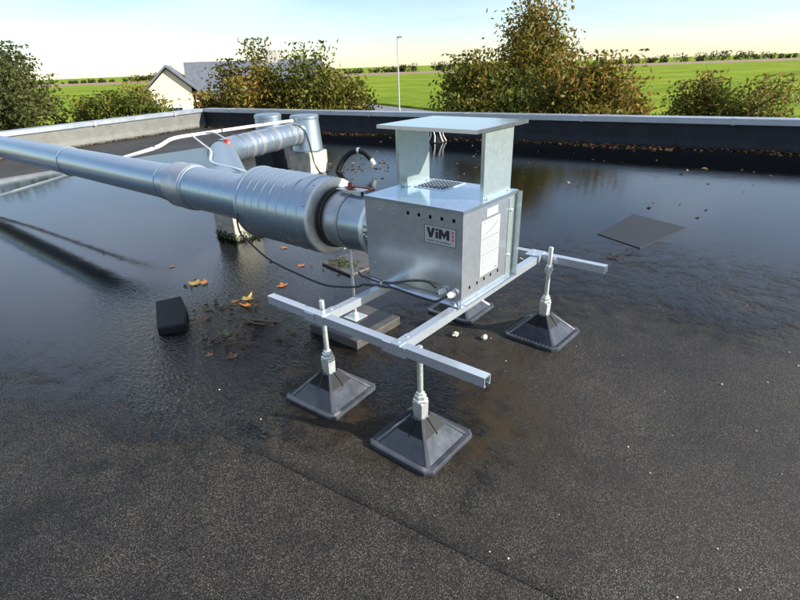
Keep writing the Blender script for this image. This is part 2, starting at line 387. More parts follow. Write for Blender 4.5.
# ------------------------------------------------------------------ parapets
def parapet(start, dirv, inward, length, label, panels, mat, first=0.0):
    T = thing('parapet_wall', (start.x, start.y, 0), label, 'parapet')
    P3 = lambda s, n, z: (start.x+dirv.x*s+inward.x*n, start.y+dirv.y*s+inward.y*n, z)
    def bar(s0, s1, n0, n1, z0, z1):
        mb = MB(); vs = [P3(s, n, z) for z in (z0, z1) for s, n in ((s0, n0), (s1, n0), (s1, n1), (s0, n1))]
        return mb.add(vs, [(0, 3, 2, 1), (4, 5, 6, 7), (0, 1, 5, 4), (1, 2, 6, 5), (2, 3, 7, 6), (3, 0, 4, 7)])
    bar(0, length, -.26, -.012, -4, .40).build('wall_core', 'building', T)
    s = first; i = 0
    while s < length:
        e = min(s+panels, length)
        # the sheet hangs from the coping and flares onto the roof; each sheet laps the next
        mb = MB(); n0 = .002*(i % 2)
        prof = [(0+n0, .41), (.006+n0, .30), (.004+n0, .16), (.012+n0, .10), (.05+n0, .035), (.12, .009+n0), (.12, .004), (-.01, .004), (-.01, .41)]
        vs = [P3(ss, n, z) for ss in (s+.004, e+.03) for n, z in prof]; k = len(prof)
        mb.add(vs, [tuple(range(k)), tuple(range(2*k-1, k-1, -1))]+[(j, (j+1) % k, k+(j+1) % k, k+j) for j in range(k)])
        mb.build('membrane_sheet', mat, T, smooth=True)
        s = e; i += 1
    s = 0; i = 0
    while s < length:
        e = min(s+2.5, length)
        mb = bar(s+.003, e-.003, -.30, .05, .492, .502)
        mb.v += bar(s+.003, e-.003, .045, .055, .415, .4915).v; mb.f += [tuple(q+8 for q in f) for f in mb.f[:6]]
        cpo = mb.build('coping_sheet', 'coping', T)
        s = e; i += 1
    bar(0, length, -.26, .04, .405, .490).build('coping_board', 'coping', T)
    s = 1.15
    while s < length:
        mb = bar(s-.03, s+.03, .058, .066, .40, .5); v2 = bar(s-.03, s+.03, -.2, .066, .504, .509)
        mb.f += [tuple(q+8 for q in f) for f in v2.f]; mb.v += v2.v
        mb.build('coping_clip', 'clip', T); s += 2.5
    return T
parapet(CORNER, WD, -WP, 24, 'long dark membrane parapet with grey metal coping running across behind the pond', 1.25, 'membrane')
lin = Vector((-LDIR.y, LDIR.x)); 
if lin.dot(Vector((1, 0))) < 0: lin = -lin
parapet(CORNER, LDIR, lin, 20, 'sunlit pale grey parapet coming forward at the left edge of the roof', 1.6, 'membrane_sunlit')

# ------------------------------------------------------------------ land beyond
GZ = -4.0
land = MB().add([(-1500, -300, GZ), (600, -300, GZ), (900, 1500, GZ), (-1500, 1500, GZ)], [(0, 1, 2, 3)]).build('meadow', 'grass'); land['kind'] = 'structure'
rd = Vector((-37.3+57.3, 54.3-62.9)).normalized(); rn = Vector((-rd.y, rd.x)); p0 = Vector((-47, 58.6))
q = [p0-rd*80, p0+rd*90, p0+rd*90-rn*34, p0-rd*80-rn*34]
if (Vector((0, 0))-p0).dot(rn) > 0: q = [p0-rd*80, p0+rd*90, p0+rd*90+rn*34, p0-rd*80+rn*34]
MB().prism([tuple(v) for v in q], GZ-.05, GZ+.006).build('road', 'asphalt')['kind'] = 'structure'
# verge with its own taller grass edge
MB().tube([(*(p0+rd*(s)+rn*.4*(1 if q[2] != 0 else 1)), GZ+.05+.05*math.sin(s)) for s in range(-80, 90, 2)], .22, 6).build('road_verge', 'grass')['kind'] = 'structure'
# ploughed strip and far hedge line
fdir = Vector((.766, .643)); fn = Vector((-.643, .766))
c = Vector(CAM[:2])+fn*350
MB().prism([tuple(c+fdir*-500), tuple(c+fdir*500), tuple(c+fdir*500+fn*110), tuple(c+fdir*-500+fn*110)], GZ-.5, GZ+.05).build('ploughed_field', 'soil')['kind'] = 'structure'
def leaf_cloud(cents, sig, n, size, flat=.0):
    ci = rng.integers(0, len(cents), n); C_ = cents[ci]+np.clip(rng.normal(0, .85, (n, 3)), -1.35, 1.35)*sig[ci][:, None]
    a = rng.normal(0, 1, (n, 3)); a /= np.linalg.norm(a, axis=1)[:, None]
    b_ = rng.normal(0, 1, (n, 3)); b_ -= a*(a*b_).sum(1)[:, None]; b_ /= np.linalg.norm(b_, axis=1)[:, None]
    s = size*rng.uniform(.6, 1.3, n)[:, None]
    V = np.stack([C_-a*s, C_-b_*s*.42, C_+a*s, C_+b_*s*.42], 1).reshape(-1, 3)
    F = np.arange(4*n).reshape(n, 4)
    return V, F, ci
cl = []; sg = []
for k in range(420):
    s = rng.uniform(-420, 420); h = rng.uniform(2, 5)*(1+.5*math.sin(s*.03)); cc = c+fdir*s+fn*(110+rng.uniform(-4, 4)); cl.append((cc.x, cc.y, GZ+h*.5)); sg.append(h*.38)
V, F, ci = leaf_cloud(np.array(cl), np.array(sg), 16000, 1.0)
np_mesh('far_hedge', V, F, 'leaf_dark', None, rng.uniform(0, 1, len(F)), 'stuff')

def tree(name, x, y, ztop, zlow, rx, ry, n, size, mat, label, cat, seed, density=90, sig=.34, depthdir=None, group=None):
    global rng
    rng = np.random.default_rng(seed); random.seed(seed)
    T = thing(name, (x, y, GZ), label, cat, group or 'trees and bushes beyond the roof edge')
    zc_, rz = (ztop+zlow)/2, (ztop-zlow)/2
    cents = []
    while len(cents) < density:
        p = rng.uniform(-1, 1, 3); r = np.linalg.norm(p)
        if r > 1 or r < .25: continue
        lump = 1+.28*mnoise.noise(Vector((p[0]*1.8+seed, p[1]*1.8, p[2]*1.8)))
        cents.append((x+p[0]*rx*lump, y+p[1]*ry*lump, zc_+p[2]*rz*lump))
    cents = np.array(cents); cents[:, 2] = zlow+(cents[:, 2]-cents[:, 2].min())*(ztop-.25-zlow)/(cents[:, 2].max()-cents[:, 2].min()); sg = rng.uniform(.6, 1.35, len(cents))*sig
    V, F, ci = leaf_cloud(cents, sg, n, size)
    base = rng.uniform(0, 1, len(cents))[ci]
    tint = np.clip(base*.6+rng.normal(.2, .22, len(F)), 0, 1)
    # trunk and limbs
    mb = MB(); top = Vector((x, y, zc_+rz*.5))
    stem = spline([(x, y, GZ), (x+.1, y+.05, GZ+(zc_-GZ)*.5), (x-.08, y, zc_), tuple(top)], 5); k = len(stem)
    r0 = .05+.02*(ztop-GZ); mb.tube(stem, [r0*(1-.85*i/k) for i in range(k)], 8)
    for i in rng.choice(len(cents), min(46, len(cents)), replace=False):
        cpt = Vector(cents[i]); j = int(rng.integers(k//4, k-2)); s0 = stem[j]
        mid_ = (s0+cpt)/2+Vector((0, 0, -.15*rng.uniform(0, 1)))
        mb.tube(spline([s0, mid_, cpt], 4), [r0*.38*(1-.1*q_) for q_ in range(9)], 5)
    for i in range(70):
        cpt = Vector(cents[int(rng.integers(0, len(cents)))]); dv = (cpt-Vector((x, y, zc_-rz*.4))).normalized(); e_ = cpt+dv*rng.uniform(.25, .55)
        mb.tube([cpt, (cpt+e_)/2+Vector((.03, 0, .03)), e_], [.012, .008, .003], 4)
    mb.build('trunk', 'bark', T, smooth=True)
    np_mesh('crown', V, F, mat, T, tint)
    return T
def at(ang, d): return CAM[0]-math.sin(YAW+ang)*d, CAM[1]+math.cos(YAW+ang)*d
def apx(px): return math.atan((395-px)/(FPX*1.0))/math.cos(PITCH)*.9   # rough bearing for a horizontal place in the view
# bearings: px 205..370 -> left group ; px 428..640 -> right group
tree('tree', *at(.255, 19), 2.2, -2.8, 2.0, 1.6, 38000, .075, 'leaf_autumn', 'bushy autumn tree with olive and brown leaves in front of the cream house', 'tree', 11, 110)
tree('tree', *at(.13, 17.5), 1.85, -2.6, 1.55, 1.4, 34000, .072, 'leaf_olive', 'dense olive green bushy tree right of the autumn tree beyond the roof edge', 'tree', 12, 100)
tree('bush', *at(.075, 19.5), 1.0, -2.0, .8, .9, 16000, .032, 'leaf_brown', 'small round reddish brown bush at the left edge of the meadow gap', 'bush', 13, 70, .22)
tree('tree', *at(-.165, 14.5), 1.6, -2.6, 1.3, 1.3, 32000, .07, 'leaf_olive', 'dense leafy tree at the right edge of the meadow gap', 'tree', 14, 105)
tree('tree', *at(-.24, 16.5), 2.9, -2.6, .95, 1.2, 30000, .068, 'leaf_autumn', 'tallest autumn tree behind the right half of the parapet', 'tree', 15, 130)
tree('tree', *at(-.35, 14.2), 1.4, -2.6, 1.45, 1.3, 32000, .07, 'leaf_autumn', 'low yellowish brown tree right of the tallest autumn tree', 'tree', 16, 100)
tree('tree', *at(-.56, 16.5), 1.0, -2.4, 1.8, 1.5, 30000, .058, 'leaf_olive', 'rightmost low green tree beyond the parapet', 'tree', 17, 90)
tree('tree', *at(.46, 25), .9, -2.8, 2.3, 1.8, 30000, .08, 'leaf_olive', 'green tree standing left of the cream house', 'tree', 18, 90)
tree('tree', *at(.63, 28), 2.6, -2.6, 3.0, 2.4, 34000, .09, 'leaf_dark', 'big dark green tree furthest to the left', 'tree', 19, 90, .5)

# cream house with grey roof behind the left trees
hx, hy = at(.23, 44); ha = YAW+.32
H = thing('house', (hx, hy, GZ), 'cream rendered house with slate roof half hidden behind the left trees', 'house')
def hp(a, b_, z): return (hx+math.cos(ha)*a-math.sin(ha)*b_, hy+math.sin(ha)*a+math.cos(ha)*b_, GZ+z)
def hbox(a0, a1, b0, b1, z0, z1, name, mat, parent=H, bevel=0):
    vs = [hp(a, b_, z) for z in (z0, z1) for a, b_ in ((a0, b0), (a1, b0), (a1, b1), (a0, b1))]
    return MB().add(vs, [(0, 3, 2, 1), (4, 5, 6, 7), (0, 1, 5, 4), (1, 2, 6, 5), (2, 3, 7, 6), (3, 0, 4, 7)]).build(name, mat, parent, bevel)
hbox(-5, 5, 0, 7, 0, 4.1, 'wall', 'render_wall')
rf = MB().add([hp(-5.5, -.5, 4.0), hp(5.5, -.5, 4.0), hp(5.5, 7.5, 4.0), hp(-5.5, 7.5, 4.0), hp(-5.5, 3.5, 6.2), hp(5.5, 3.5, 6.2)],
              [(0, 1, 5, 4), (2, 3, 4, 5), (1, 2, 5), (3, 0, 4), (3, 2, 1, 0)]).build('roof', 'rooftile', H)
hbox(1.0, 1.8, 3.1, 3.9, 5.7, 6.9, 'chimney', 'concrete', rf)
for a0 in (-4.7, -2.2, .6, 3.0):
    fr_ = hbox(a0, a0+1.5, -.06, .02, 1.7, 3.1, 'window', 'white_frame')
    hbox(a0+.1, a0+.7, -.09, -.064, 2.1, 3.0, 'pane', 'glass', fr_); hbox(a0+.8, a0+1.4, -.09, -.064, 2.1, 3.0, 'pane', 'glass', fr_)
    hbox(a0+.05, a0+1.45, -.1, -.064, 1.74, 2.04, 'panel', 'blue_panel', fr_)
# gable-fronted wing at the left end
wg = [(-8.0, 0), (-5.15, 0), (-5.15, 4.5), (-6.57, 5.75), (-8.0, 4.5)]
MB().add([hp(a, -1.2, z) for a, z in wg]+[hp(a, 5, z) for a, z in wg], [(0, 1, 2, 3, 4), (9, 8, 7, 6, 5)]+[(i, (i+1) % 5, 5+(i+1) % 5, 5+i) for i in range(5)]).build('wall', 'render_wall', H)
for sgn in (-1, 1):
    e0, e1 = (-6.57+sgn*1.9, 4.2), (-6.57, 5.85)
    MB().add([hp(a, b_, z+dz) for dz in (0, .16) for a, b_, z in ((e0[0], -1.5, e0[1]), (e1[0], -1.5, e1[1]), (e1[0], 5.2, e1[1]), (e0[0], 5.2, e0[1]))], [(0, 3, 2, 1), (4, 5, 6, 7), (0, 1, 5, 4), (1, 2, 6, 5), (2, 3, 7, 6), (3, 0, 4, 7)]).build('roof', 'rooftile', H)
fr_ = hbox(-7.3, -5.9, -1.27, -1.205, 2.1, 3.3, 'window', 'white_frame'); hbox(-7.2, -6.65, -1.3, -1.274, 2.6, 3.2, 'pane', 'glass', fr_); hbox(-6.55, -6.0, -1.3, -1.274, 2.6, 3.2, 'pane', 'glass', fr_)
hbox(-7.25, -5.95, -1.31, -1.274, 2.15, 2.5, 'panel', 'blue_panel', fr_)
gx_, gy_ = at(.28, 30)
Gz = thing('garage', (gx_, gy_, GZ), 'flat white garage roof seen just above the parapet left of centre', 'garage')
MB().box(gx_-2.2, gx_+2.2, gy_-2, gy_+2, GZ, GZ+2.3, YAW+.2, (gx_, gy_, 0)).build('wall', 'render_wall', Gz)
MB().box(gx_-2.4, gx_+2.4, gy_-2.2, gy_+2.2, GZ+2.303, GZ+2.45, YAW+.2, (gx_, gy_, 0)).build('roof', 'white_frame', Gz)

# street lamp
lx, ly = -39.5, 49.0
SL = thing('street_lamp', (lx, ly, GZ), 'thin grey street lamp post rising in front of the green meadow', 'street lamp')
MB().lathe((lx, ly, GZ), (0, 0, 1), [(0, .12), (.8, .12), (.82, .08), (8.0, .055)], 12).build('post', 'pole', SL, smooth=True)
MB().tube([(lx, ly, GZ+8), (lx+.1, ly-.1, GZ+8.15), (lx+.9, ly-.7, GZ+8.25)], .04, 8).build('arm', 'pole', SL)
MB().box(lx+.7, lx+1.4, ly-.95, ly-.7, GZ+8.19, GZ+8.31, .2).build('lamp_head', 'pole', SL, .02)

# ------------------------------------------------------------------ support frame
ZR = .491; RH = .041; UL0, UL1, UR0, UR1 = .0544, .0954, .5027, .5437; VC = 1.3053
F_ = thing('support_stand', (.31, .65, 0), 'galvanised rail frame on four black rubber feet carrying the fan box', 'support frame')
def channel(mb, a, d, ln, ztop=ZR, wdt=.041, h=.041, th=.0028):
    """inverted U strut with inward lips, from a=(x,y) along unit d; cross direction is d rotated +90 deg"""
    d = Vector(d); e = Vector((-d.y, d.x)); a = Vector(a); wi = wdt
    prof = [(0, 0), (0, -h), (.009, -h), (.009, -h+.006), (.009-th*.8, -h+.006), (.009-th*.8, -h+th), (th, -h+th), (th, -th), (wi-th, -th), (wi-th, -h+th), (wi-.009+th*.8, -h+th), (wi-.009+th*.8, -h+.006), (wi-.009, -h+.006), (wi-.009, -h), (wi, -h), (wi, 0)]
    k = len(prof); vs = []
    for s in (0, ln):
        for n, z in prof: p = a+d*s+e*n; vs.append((p.x, p.y, ztop+z))
    return mb.add(vs, [tuple(range(k)), tuple(range(2*k-1, k-1, -1))]+[(j, (j+1) % k, k+(j+1) % k, k+j) for j in range(k)])
channel(MB(), (-.301, 0), (1, 0), 1.233).build('rail', 'rail', F_, .0007)
channel(MB(), (-.301, VC), (1, 0), 1.205).build('rail', 'rail', F_, .0007)
channel(MB(), (UR1, .0435), (0, 1), VC-.046).build('rail', 'rail', F_, .0007)
channel(MB(), (UL1, .0435), (0, 1), VC-.046).build('rail', 'rail', F_, .0007)
# tee brackets bridging the joints, with fold-down fronts
def bracket(u0, u1, v, sgn, fu0, fu1):
    b_ = MB(); z = ZR+.0035
    b_.box(u0, u1, v-.0035 if sgn > 0 else v-.06, v+.10 if sgn > 0 else v+.0445, ZR+.0005, z)
    vf = v-.0058 if sgn > 0 else v+.0415
    b_.box(fu0, fu1, vf, vf+.0053, ZR-RH-.006, ZR+.0003)
    b_.box(fu0, fu1, v+.001 if sgn > 0 else v+.001, v+.040, ZR-RH-.006, ZR-RH-.003)
    o = b_.build('bracket', 'rail', F_)
    for (x, y) in ((u0+.02, v+.02), ((u0+u1)/2, v+.075 if sgn > 0 else v-.035)):
        MB().lathe((x, y, z), (0, 0, 1), [(0, .0065), (.003, .0062), (.0035, .004)], 6).build('screw', 'zinc', o)
    return o
bracket(UL0-.001, UL1+.001, 0, 1, UL0-.001, UL1+.001); bracket(UR0-.001, UR1+.001, 0, 1, UR0-.05, UR1+.028)
bracket(UL0-.001, UL1+.001, VC, -1, UL0-.05, UL1+.03); bracket(UR0-.04, UR1+.001, VC, -1, UR0-.05, UR1+.03)
MB().box(-.028, UL0-.016, -.0058, -.0005, ZR-RH-.006, ZR-.004).build('sleeve', 'rail', F_, .0005)

def leg(x, y, rot, ztop, nutz, label=None):
    lg = MB().lathe((x, y, .22), (0, 0, 1), [(0, .0125), (ztop-.22-.002, .0125), (ztop-.22, .0105)], 18).build('leg', 'zinc', F_, smooth=True)
    m3 = Matrix.Rotation(rot, 3, 'Z'); c = Vector((x, y, 0))
    def TR(mb): mb.v = [tuple(m3 @ (Vector(v)) + c) for v in mb.v]; return mb
    # rubber foot: rimmed square base
    h = .172; ch = .026; rim = .022
    def ring(k, z, c_=None):
        q = ch*k/h if c_ is None else c_
        return [(s*k if True else 0, t, z) for s, t in ()] or [(-k+q, -k, z), (k-q, -k, z), (k, -k+q, z), (k, k-q, z), (k-q, k, z), (-k+q, k, z), (-k, k-q, z), (-k, -k+q, z)]
    mb = MB(); rings = [ring(h, .001), ring(h, rim-.004), ring(h-.005, rim), ring(h-.024, rim), ring(h-.027, rim-.004), ring(.031, .138)]
    for r_ in rings: mb.v += r_
    for i in range(len(rings)-1):
        for j in range(8): mb.f.append((i*8+j, i*8+(j+1) % 8, (i+1)*8+(j+1) % 8, (i+1)*8+j))
    mb.f += [tuple(reversed(range(8))), tuple(range(40, 48))]
    ft = TR(mb).build('rubber_foot', 'rubber_grey', lg)
    # rim studs, corner ridges, dark upper recess panels, socket, nuts
    st = MB()
    for k in range(12):
        t = -.125+k*.0227
        for (a, b_) in ((t, -h+.016), (t, h-.016), (-h+.016, t), (h-.016, t)):
            st.box(a-.004, a+.004, b_-.003, b_+.003, rim, rim+.003)
    if x > .6: TR(st).build('rim_studs', 'rubber', lg)['kind'] = 'stuff'
    for sx in (-1, 1):
        for sy_ in (-1, 1):
            a = Vector((sx*(h-.035), sy_*(h-.035), rim-.003)); b_ = Vector((sx*.027, sy_*.027, .143))
            t1 = Vector((-sx, sy_, 0)).normalized()
            nrm = Vector((sx, sy_, 1.6)).normalized()
            w0, w1 = .011, .006
            vs = [a-t1*w0, a+t1*w0, b_+t1*w1, b_-t1*w1]; vs2 = [v+nrm*.007 for v in (a-t1*w0*.5, a+t1*w0*.5, b_+t1*w1*.6, b_-t1*w1*.6)]
            TR(MB().add(vs+vs2, [(0, 3, 2, 1), (4, 5, 6, 7), (0, 1, 5, 4), (1, 2, 6, 5), (2, 3, 7, 6), (3, 0, 4, 7)])).build('corner_ridge', 'rubber_grey', lg)
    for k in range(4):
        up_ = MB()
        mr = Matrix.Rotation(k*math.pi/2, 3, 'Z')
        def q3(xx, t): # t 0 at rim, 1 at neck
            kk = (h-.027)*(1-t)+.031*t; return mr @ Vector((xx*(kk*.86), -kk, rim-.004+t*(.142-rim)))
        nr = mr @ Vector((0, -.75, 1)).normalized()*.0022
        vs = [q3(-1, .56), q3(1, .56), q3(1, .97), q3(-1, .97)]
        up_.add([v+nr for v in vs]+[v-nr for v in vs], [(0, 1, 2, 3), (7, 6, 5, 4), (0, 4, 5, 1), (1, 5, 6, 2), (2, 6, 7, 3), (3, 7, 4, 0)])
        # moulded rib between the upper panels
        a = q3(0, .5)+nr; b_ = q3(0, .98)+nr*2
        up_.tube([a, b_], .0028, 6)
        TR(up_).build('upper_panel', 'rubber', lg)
    s_ = .025; so = MB(); so.add([(-s_*.92, -s_*.92, .128), (s_*.92, -s_*.92, .128), (s_*.92, s_*.92, .128), (-s_*.92, s_*.92, .128), (-s_, -s_, .214), (s_, -s_, .214), (s_, s_, .214), (-s_, s_, .214)],
                                 [(0, 3, 2, 1), (4, 5, 6, 7), (0, 1, 5, 4), (1, 2, 6, 5), (2, 3, 7, 6), (3, 0, 4, 7)])
    TR(so).build('socket', 'zinc', lg, .003)
    nu = MB().lathe((x, y, .2145), (0, 0, 1), [(0, .031), (.004, .033), (.010, .033), (.013, .027), (.030, .026), (.032, .021), (.044, .019), (.046, .014)], 6)
    nu.build('nut', 'zinc', lg, .0012)
    if nutz:
        MB().lathe((x, y, nutz), (0, 0, 1), [(0, .022), (.018, .022), (.019, .028), (.024, .028)], 6).build('nut', 'zinc', lg, .001)
        MB().lathe((x, y, nutz+.026), (0, 0, 1), [(0, .014), (.0005, .021), (.02, .021), (.0205, .014)], 6).build('nut', 'zinc', lg, .001)
    return lg
leg(.5963, .0612, -.006, .482, None); leg(.0178, .0694, .05, .527, None)
leg(.6052, 1.2764, -.05, .553, .40); leg(.0178, 1.2764, .0, .53, .40)

# ------------------------------------------------------------------ fan box
B0, B1, V0, V1, Z0, Z1 = -.016, .546, .4405, .9238, ZR+.004, .937
FB = thing('fan_box', (.265, .682, ZR), 'square galvanised sheet metal fan box with raised rain hood on the rail frame', 'ventilation fan')
def panel_holes(origin, ex, ez, W, Hh, holes, name, th=.0015):
    """sheet with real rectangular holes; holes = (cx,cz,w,h)"""
    xs = sorted({0, W}|{v for c in holes for v in (c[0]-c[2]/2, c[0]+c[2]/2)}); zs = sorted({0, Hh}|{v for c in holes for v in (c[1]-c[3]/2, c[1]+c[3]/2)})
    mb = MB(); o = Vector(origin); ex = Vector(ex); ez = Vector(ez); n = ex.cross(ez)
    for i in range(len(xs)-1):
        for j in range(len(zs)-1):
            cx, cz = (xs[i]+xs[i+1])/2, (zs[j]+zs[j+1])/2
            if any(abs(cx-c[0]) < c[2]/2 and abs(cz-c[1]) < c[3]/2 for c in holes): continue
            mb.add([o+ex*a+ez*b_ for a, b_ in ((xs[i], zs[j]), (xs[i+1], zs[j]), (xs[i+1], zs[j+1]), (xs[i], zs[j+1]))], [(0, 1, 2, 3)])
    ob = mb.build(name, 'box', FB)
    bm = bmesh.new(); bm.from_mesh(ob.data); bmesh.ops.remove_doubles(bm, verts=bm.verts, dist=1e-6)
    bmesh.ops.recalc_face_normals(bm, faces=bm.faces); bm.to_mesh(ob.data); bm.free()
    sm = ob.modifiers.new('thickness', 'SOLIDIFY'); sm.thickness = th; sm.offset = 0
    return ob
hs = .0145
fh = [(x-B0, .889-Z0, hs, hs+.001) for x in (.2506, .3137, .3768, .4394, .5017)]
front = panel_holes((B0, V0, Z0), (1, 0, 0), (0, 0, 1), B1-B0, Z1-Z0-.002, fh, 'front_panel')
eh = [(y-V0, .5645-Z0, hs, hs+.002) for y in (.5121, .578, .6421, .704, .7727)]
endp = panel_holes((B1-.0008, V0+.0015, Z0), (0, 1, 0), (0, 0, 1), V1-V0-.003, Z1-Z0-.002, [(a-.0015, b_, c, d) for a, b_, c, d in eh], 'end_panel')
MB().box(B0, B1, V1-.0012, V1, Z0, Z1-.002).build('rear_panel', 'box', FB)
MB().box(B0+.0002, B0+.0014, V0+.001, V1-.0014, Z0, Z1-.002).build('duct_side_panel', 'box', FB)
MB().box(B0+.03, B1-.02, V0+.02, V1-.03, Z0+.004, Z1-.04).build('inner_shade', 'slot', FB)  # added dark box: paints the shade seen through the panel holes
for (x, y, z) in ((.08, V0-.0015, .88), (.17, V0-.0015, .875), (.03, V0-.0015, .60), (.10, V0-.0015, .56)):
    MB().lathe((x, y+.0006, z), (0, -1, 0), [(0, .003), (.0012, .0028), (.002, .0015)], 8).build('rivet', 'zinc', FB)
# corner return and lower flange on the exposed end
MB().box(B1+.0006, B1+.0022, V0-.0006, V0+.012, Z0, Z1-.003).build('corner_return', 'box', FB)
MB().box(B1+.0006, B1+.003, V1-.075, V1-.035, Z0+.02, Z1-.03).build('edge_strip', 'hood', FB)
MB().box(B1+.0006, B1+.030, V1-.004, V1-.0015, Z0, Z1-.004).build('edge_flange', 'hood', FB)
for z in (.62, .85): MB().lathe((B1+.003, V1-.055, z), (1, 0, 0), [(0, .008), (.006, .008), (.007, .005), (.010, .004)], 6).build('screw', 'zinc', FB)
tray = MB().box(B0-.004, B1+.022, V0-.022, V1+.006, ZR+.0042, ZR+.0065)
tray.box(B1+.003, B1+.022, V0+.012, V1-.01, ZR+.0067, ZR+.010)
tray.build('base_flange', 'lid', FB)
fl = MB().add([(B1+.0015, V0+.004, Z0+.055), (B1+.0015, V1-.08, Z0+.055), (B1+.020, V1-.08, Z0+.0075), (B1+.020, V0+.004, Z0+.0075),
               (B1+.0015, V0+.004, Z0+.053), (B1+.0015, V1-.08, Z0+.053), (B1+.018, V1-.08, Z0+.0070), (B1+.018, V0+.004, Z0+.0070)],
              [(0, 1, 2, 3), (7, 6, 5, 4), (0, 4, 5, 1), (1, 5, 6, 2), (2, 6, 7, 3), (3, 7, 4, 0)])
for i_, (x, y) in enumerate(((UR0+.02, V0-.012), (UL0+.02, V0-.012))):
    MB().lathe((x, y, ZR+.0066), (0, 0, 1), [(0, .010), (.002, .010), (.0022, .0065), (.009, .0065), (.010, .005)], 6).build('bolt', 'zinc', FB)
# lid with turned-down edges, opening with wire grille between the hood plates
LX0, LX1, LY0, LY1 = B0-.003, B1+.004, V0-.003, V1+.003
gx0, gx1, gy0, gy1 = .085, .255, .715, .905
lid = MB()
for a in ((LX0, gx0, LY0, LY1), (gx1, LX1, LY0, LY1), (gx0, gx1, LY0, gy0), (gx0, gx1, gy1, LY1)): lid.box(*a, Z1-.0015, Z1)
lid.box(LX0, LX1, LY0-.0008, LY0, Z1-.013, Z1); lid.box(LX1, LX1+.0012, LY0, LY1, Z1-.016, Z1); lid.box(LX0-.0008, LX0, LY0, LY1, Z1-.013, Z1); lid.box(LX0, LX1, LY1, LY1+.0008, Z1-.013, Z1)
lid.build('lid', 'lid', FB)
gr = MB().box(gx0-.006, gx1+.006, gy0-.006, gy0+.004, Z1+.0003, Z1+.004); gr.box(gx0-.006, gx1+.006, gy1-.004, gy1+.006, Z1+.0003, Z1+.004)
gr.box(gx0-.006, gx0+.004, gy0+.0045, gy1-.0045, Z1+.0003, Z1+.004); gr.box(gx1-.004, gx1+.006, gy0+.0045, gy1-.0045, Z1+.0003, Z1+.004)
gro = gr.build('grille', 'rail', FB)
for k in range(1, 7): MB().cyl((gx0+(gx1-gx0)*k/7, gy0, Z1+.0022), (gx0+(gx1-gx0)*k/7, gy1, Z1+.0022), .0030, 6).build('wire', 'rail', gro)
for k in range(1, 8): MB().cyl((gx0, gy0+(gy1-gy0)*k/8, Z1+.0045), (gx1, gy0+(gy1-gy0)*k/8, Z1+.0045), .0026, 6).build('wire', 'rail', gro)
# hood: two channel plates and the roof plate
HZ = 1.2465
def plate(u, lab=None):
    mb = MB(); y0, y1 = .6467, .9006
    mb.box(u-.0015, u, y0, y1, Z1+.001, HZ-.016)
    mb.box(u-.018, u-.0016, y0, y0+.0015, Z1+.001, HZ-.016); mb.box(u-.018, u-.0016, y1-.0015, y1, Z1+.001, HZ-.016)
    o = mb.build('hood_plate', 'hood', FB)
    t = MB().box(u+.0003, u+.016, y0+.012, y1-.012, Z1+.0004, Z1+.0022); t.box(u+.0003, u+.0018, y0+.012, y1-.012, Z1+.0024, Z1+.018)
    t.build('foot_tab', 'hood', o)
    for yy in (y0+.03, y1-.03): MB().lathe((u+.009, yy, Z1+.0023), (0, 0, 1), [(0, .006), (.004, .006), (.0045, .003)], 6).build('screw', 'zinc', o)
plate(.0375); plate(.5204)
hx0, hx1, hy0, hy1 = -.018, .532, .5557, 1.0193
top = MB().box(hx0, hx1, hy0, hy1, HZ-.0016, HZ)
top.box(hx0, hx1, hy0-.0012, hy0, HZ-.016, HZ); top.box(hx1, hx1+.0012, hy0, hy1, HZ-.016, HZ); top.box(hx0-.0012, hx0, hy0, hy1, HZ-.016, HZ); top.box(hx0, hx1, hy1, hy1+.0012, HZ-.016, HZ)
top.build('hood_roof', 'lid', FB)

# printing
def text_obj(txt, size, loc, rot, mat, parent, ext=.0002, bold=.0, name='lettering', sx=1.0, space=1.0):
    cu = bpy.data.curves.new(name, 'FONT'); cu.body = txt; cu.size = size; cu.extrude = ext; cu.offset = bold; cu.space_character = space; cu.resolution_u = 4
    tmp = bpy.data.objects.new(name, cu); col.objects.link(tmp); bpy.context.view_layer.update()
    me = bpy.data.meshes.new_from_object(tmp.evaluated_get(bpy.context.evaluated_depsgraph_get())); bpy.data.objects.remove(tmp)
    me.materials.clear(); me.materials.append(M[mat]); me.transform(Matrix.Diagonal((sx, 1, 1, 1)))
    o = bpy.data.objects.new(name, me); col.objects.link(o); o.parent = parent
    off = Vector((0, 0, 0)); q = parent
    while q is not None: off += q.location; q = q.parent
    o.location = Vector(loc)-off; o.rotation_euler = rot; return o
YF = V0-.0008
lg = MB().box(.346, .515, YF-.0016, YF-.0010, .769, .853)
logo = lg.build('logo_sticker', 'logo_plate', FB)
bd = MB()
for a in ((.346, .515, .851, .8528), (.346, .515, .7692, .7710), (.3462, .3478, .7712, .8508), (.5132, .5148, .7712, .8508)): bd.box(a[0], a[1], YF-.0021, YF-.0017, a[2], a[3])
bd.build('sticker_border', 'label_ink', logo)
def letter(name, pts, x0, sc):
    y0, y1 = YF-.0026, YF-.0018; n = len(pts)
    mb = MB(); mb.add([(x0+a*sc, y0, .797+b_*sc) for a, b_ in pts]+[(x0+a*sc, y1, .797+b_*sc) for a, b_ in pts],
        [tuple(range(n)), tuple(reversed(range(n, 2*n)))]+[(i, (i+1) % n, n+(i+1) % n, n+i) for i in range(n)])
    return mb.build(name, 'label_ink', logo)
letter('letter', [(0, 1), (.36, 1), (.52, .42), (.68, 1), (1.04, 1), (.68, 0), (.36, 0)], .357, .045)
letter('letter', [(0, 0), (.3, 0), (.3, .68), (0, .68)], .407, .045); letter('letter', [(0, .78), (.3, .78), (.3, 1), (0, 1)], .407, .045)
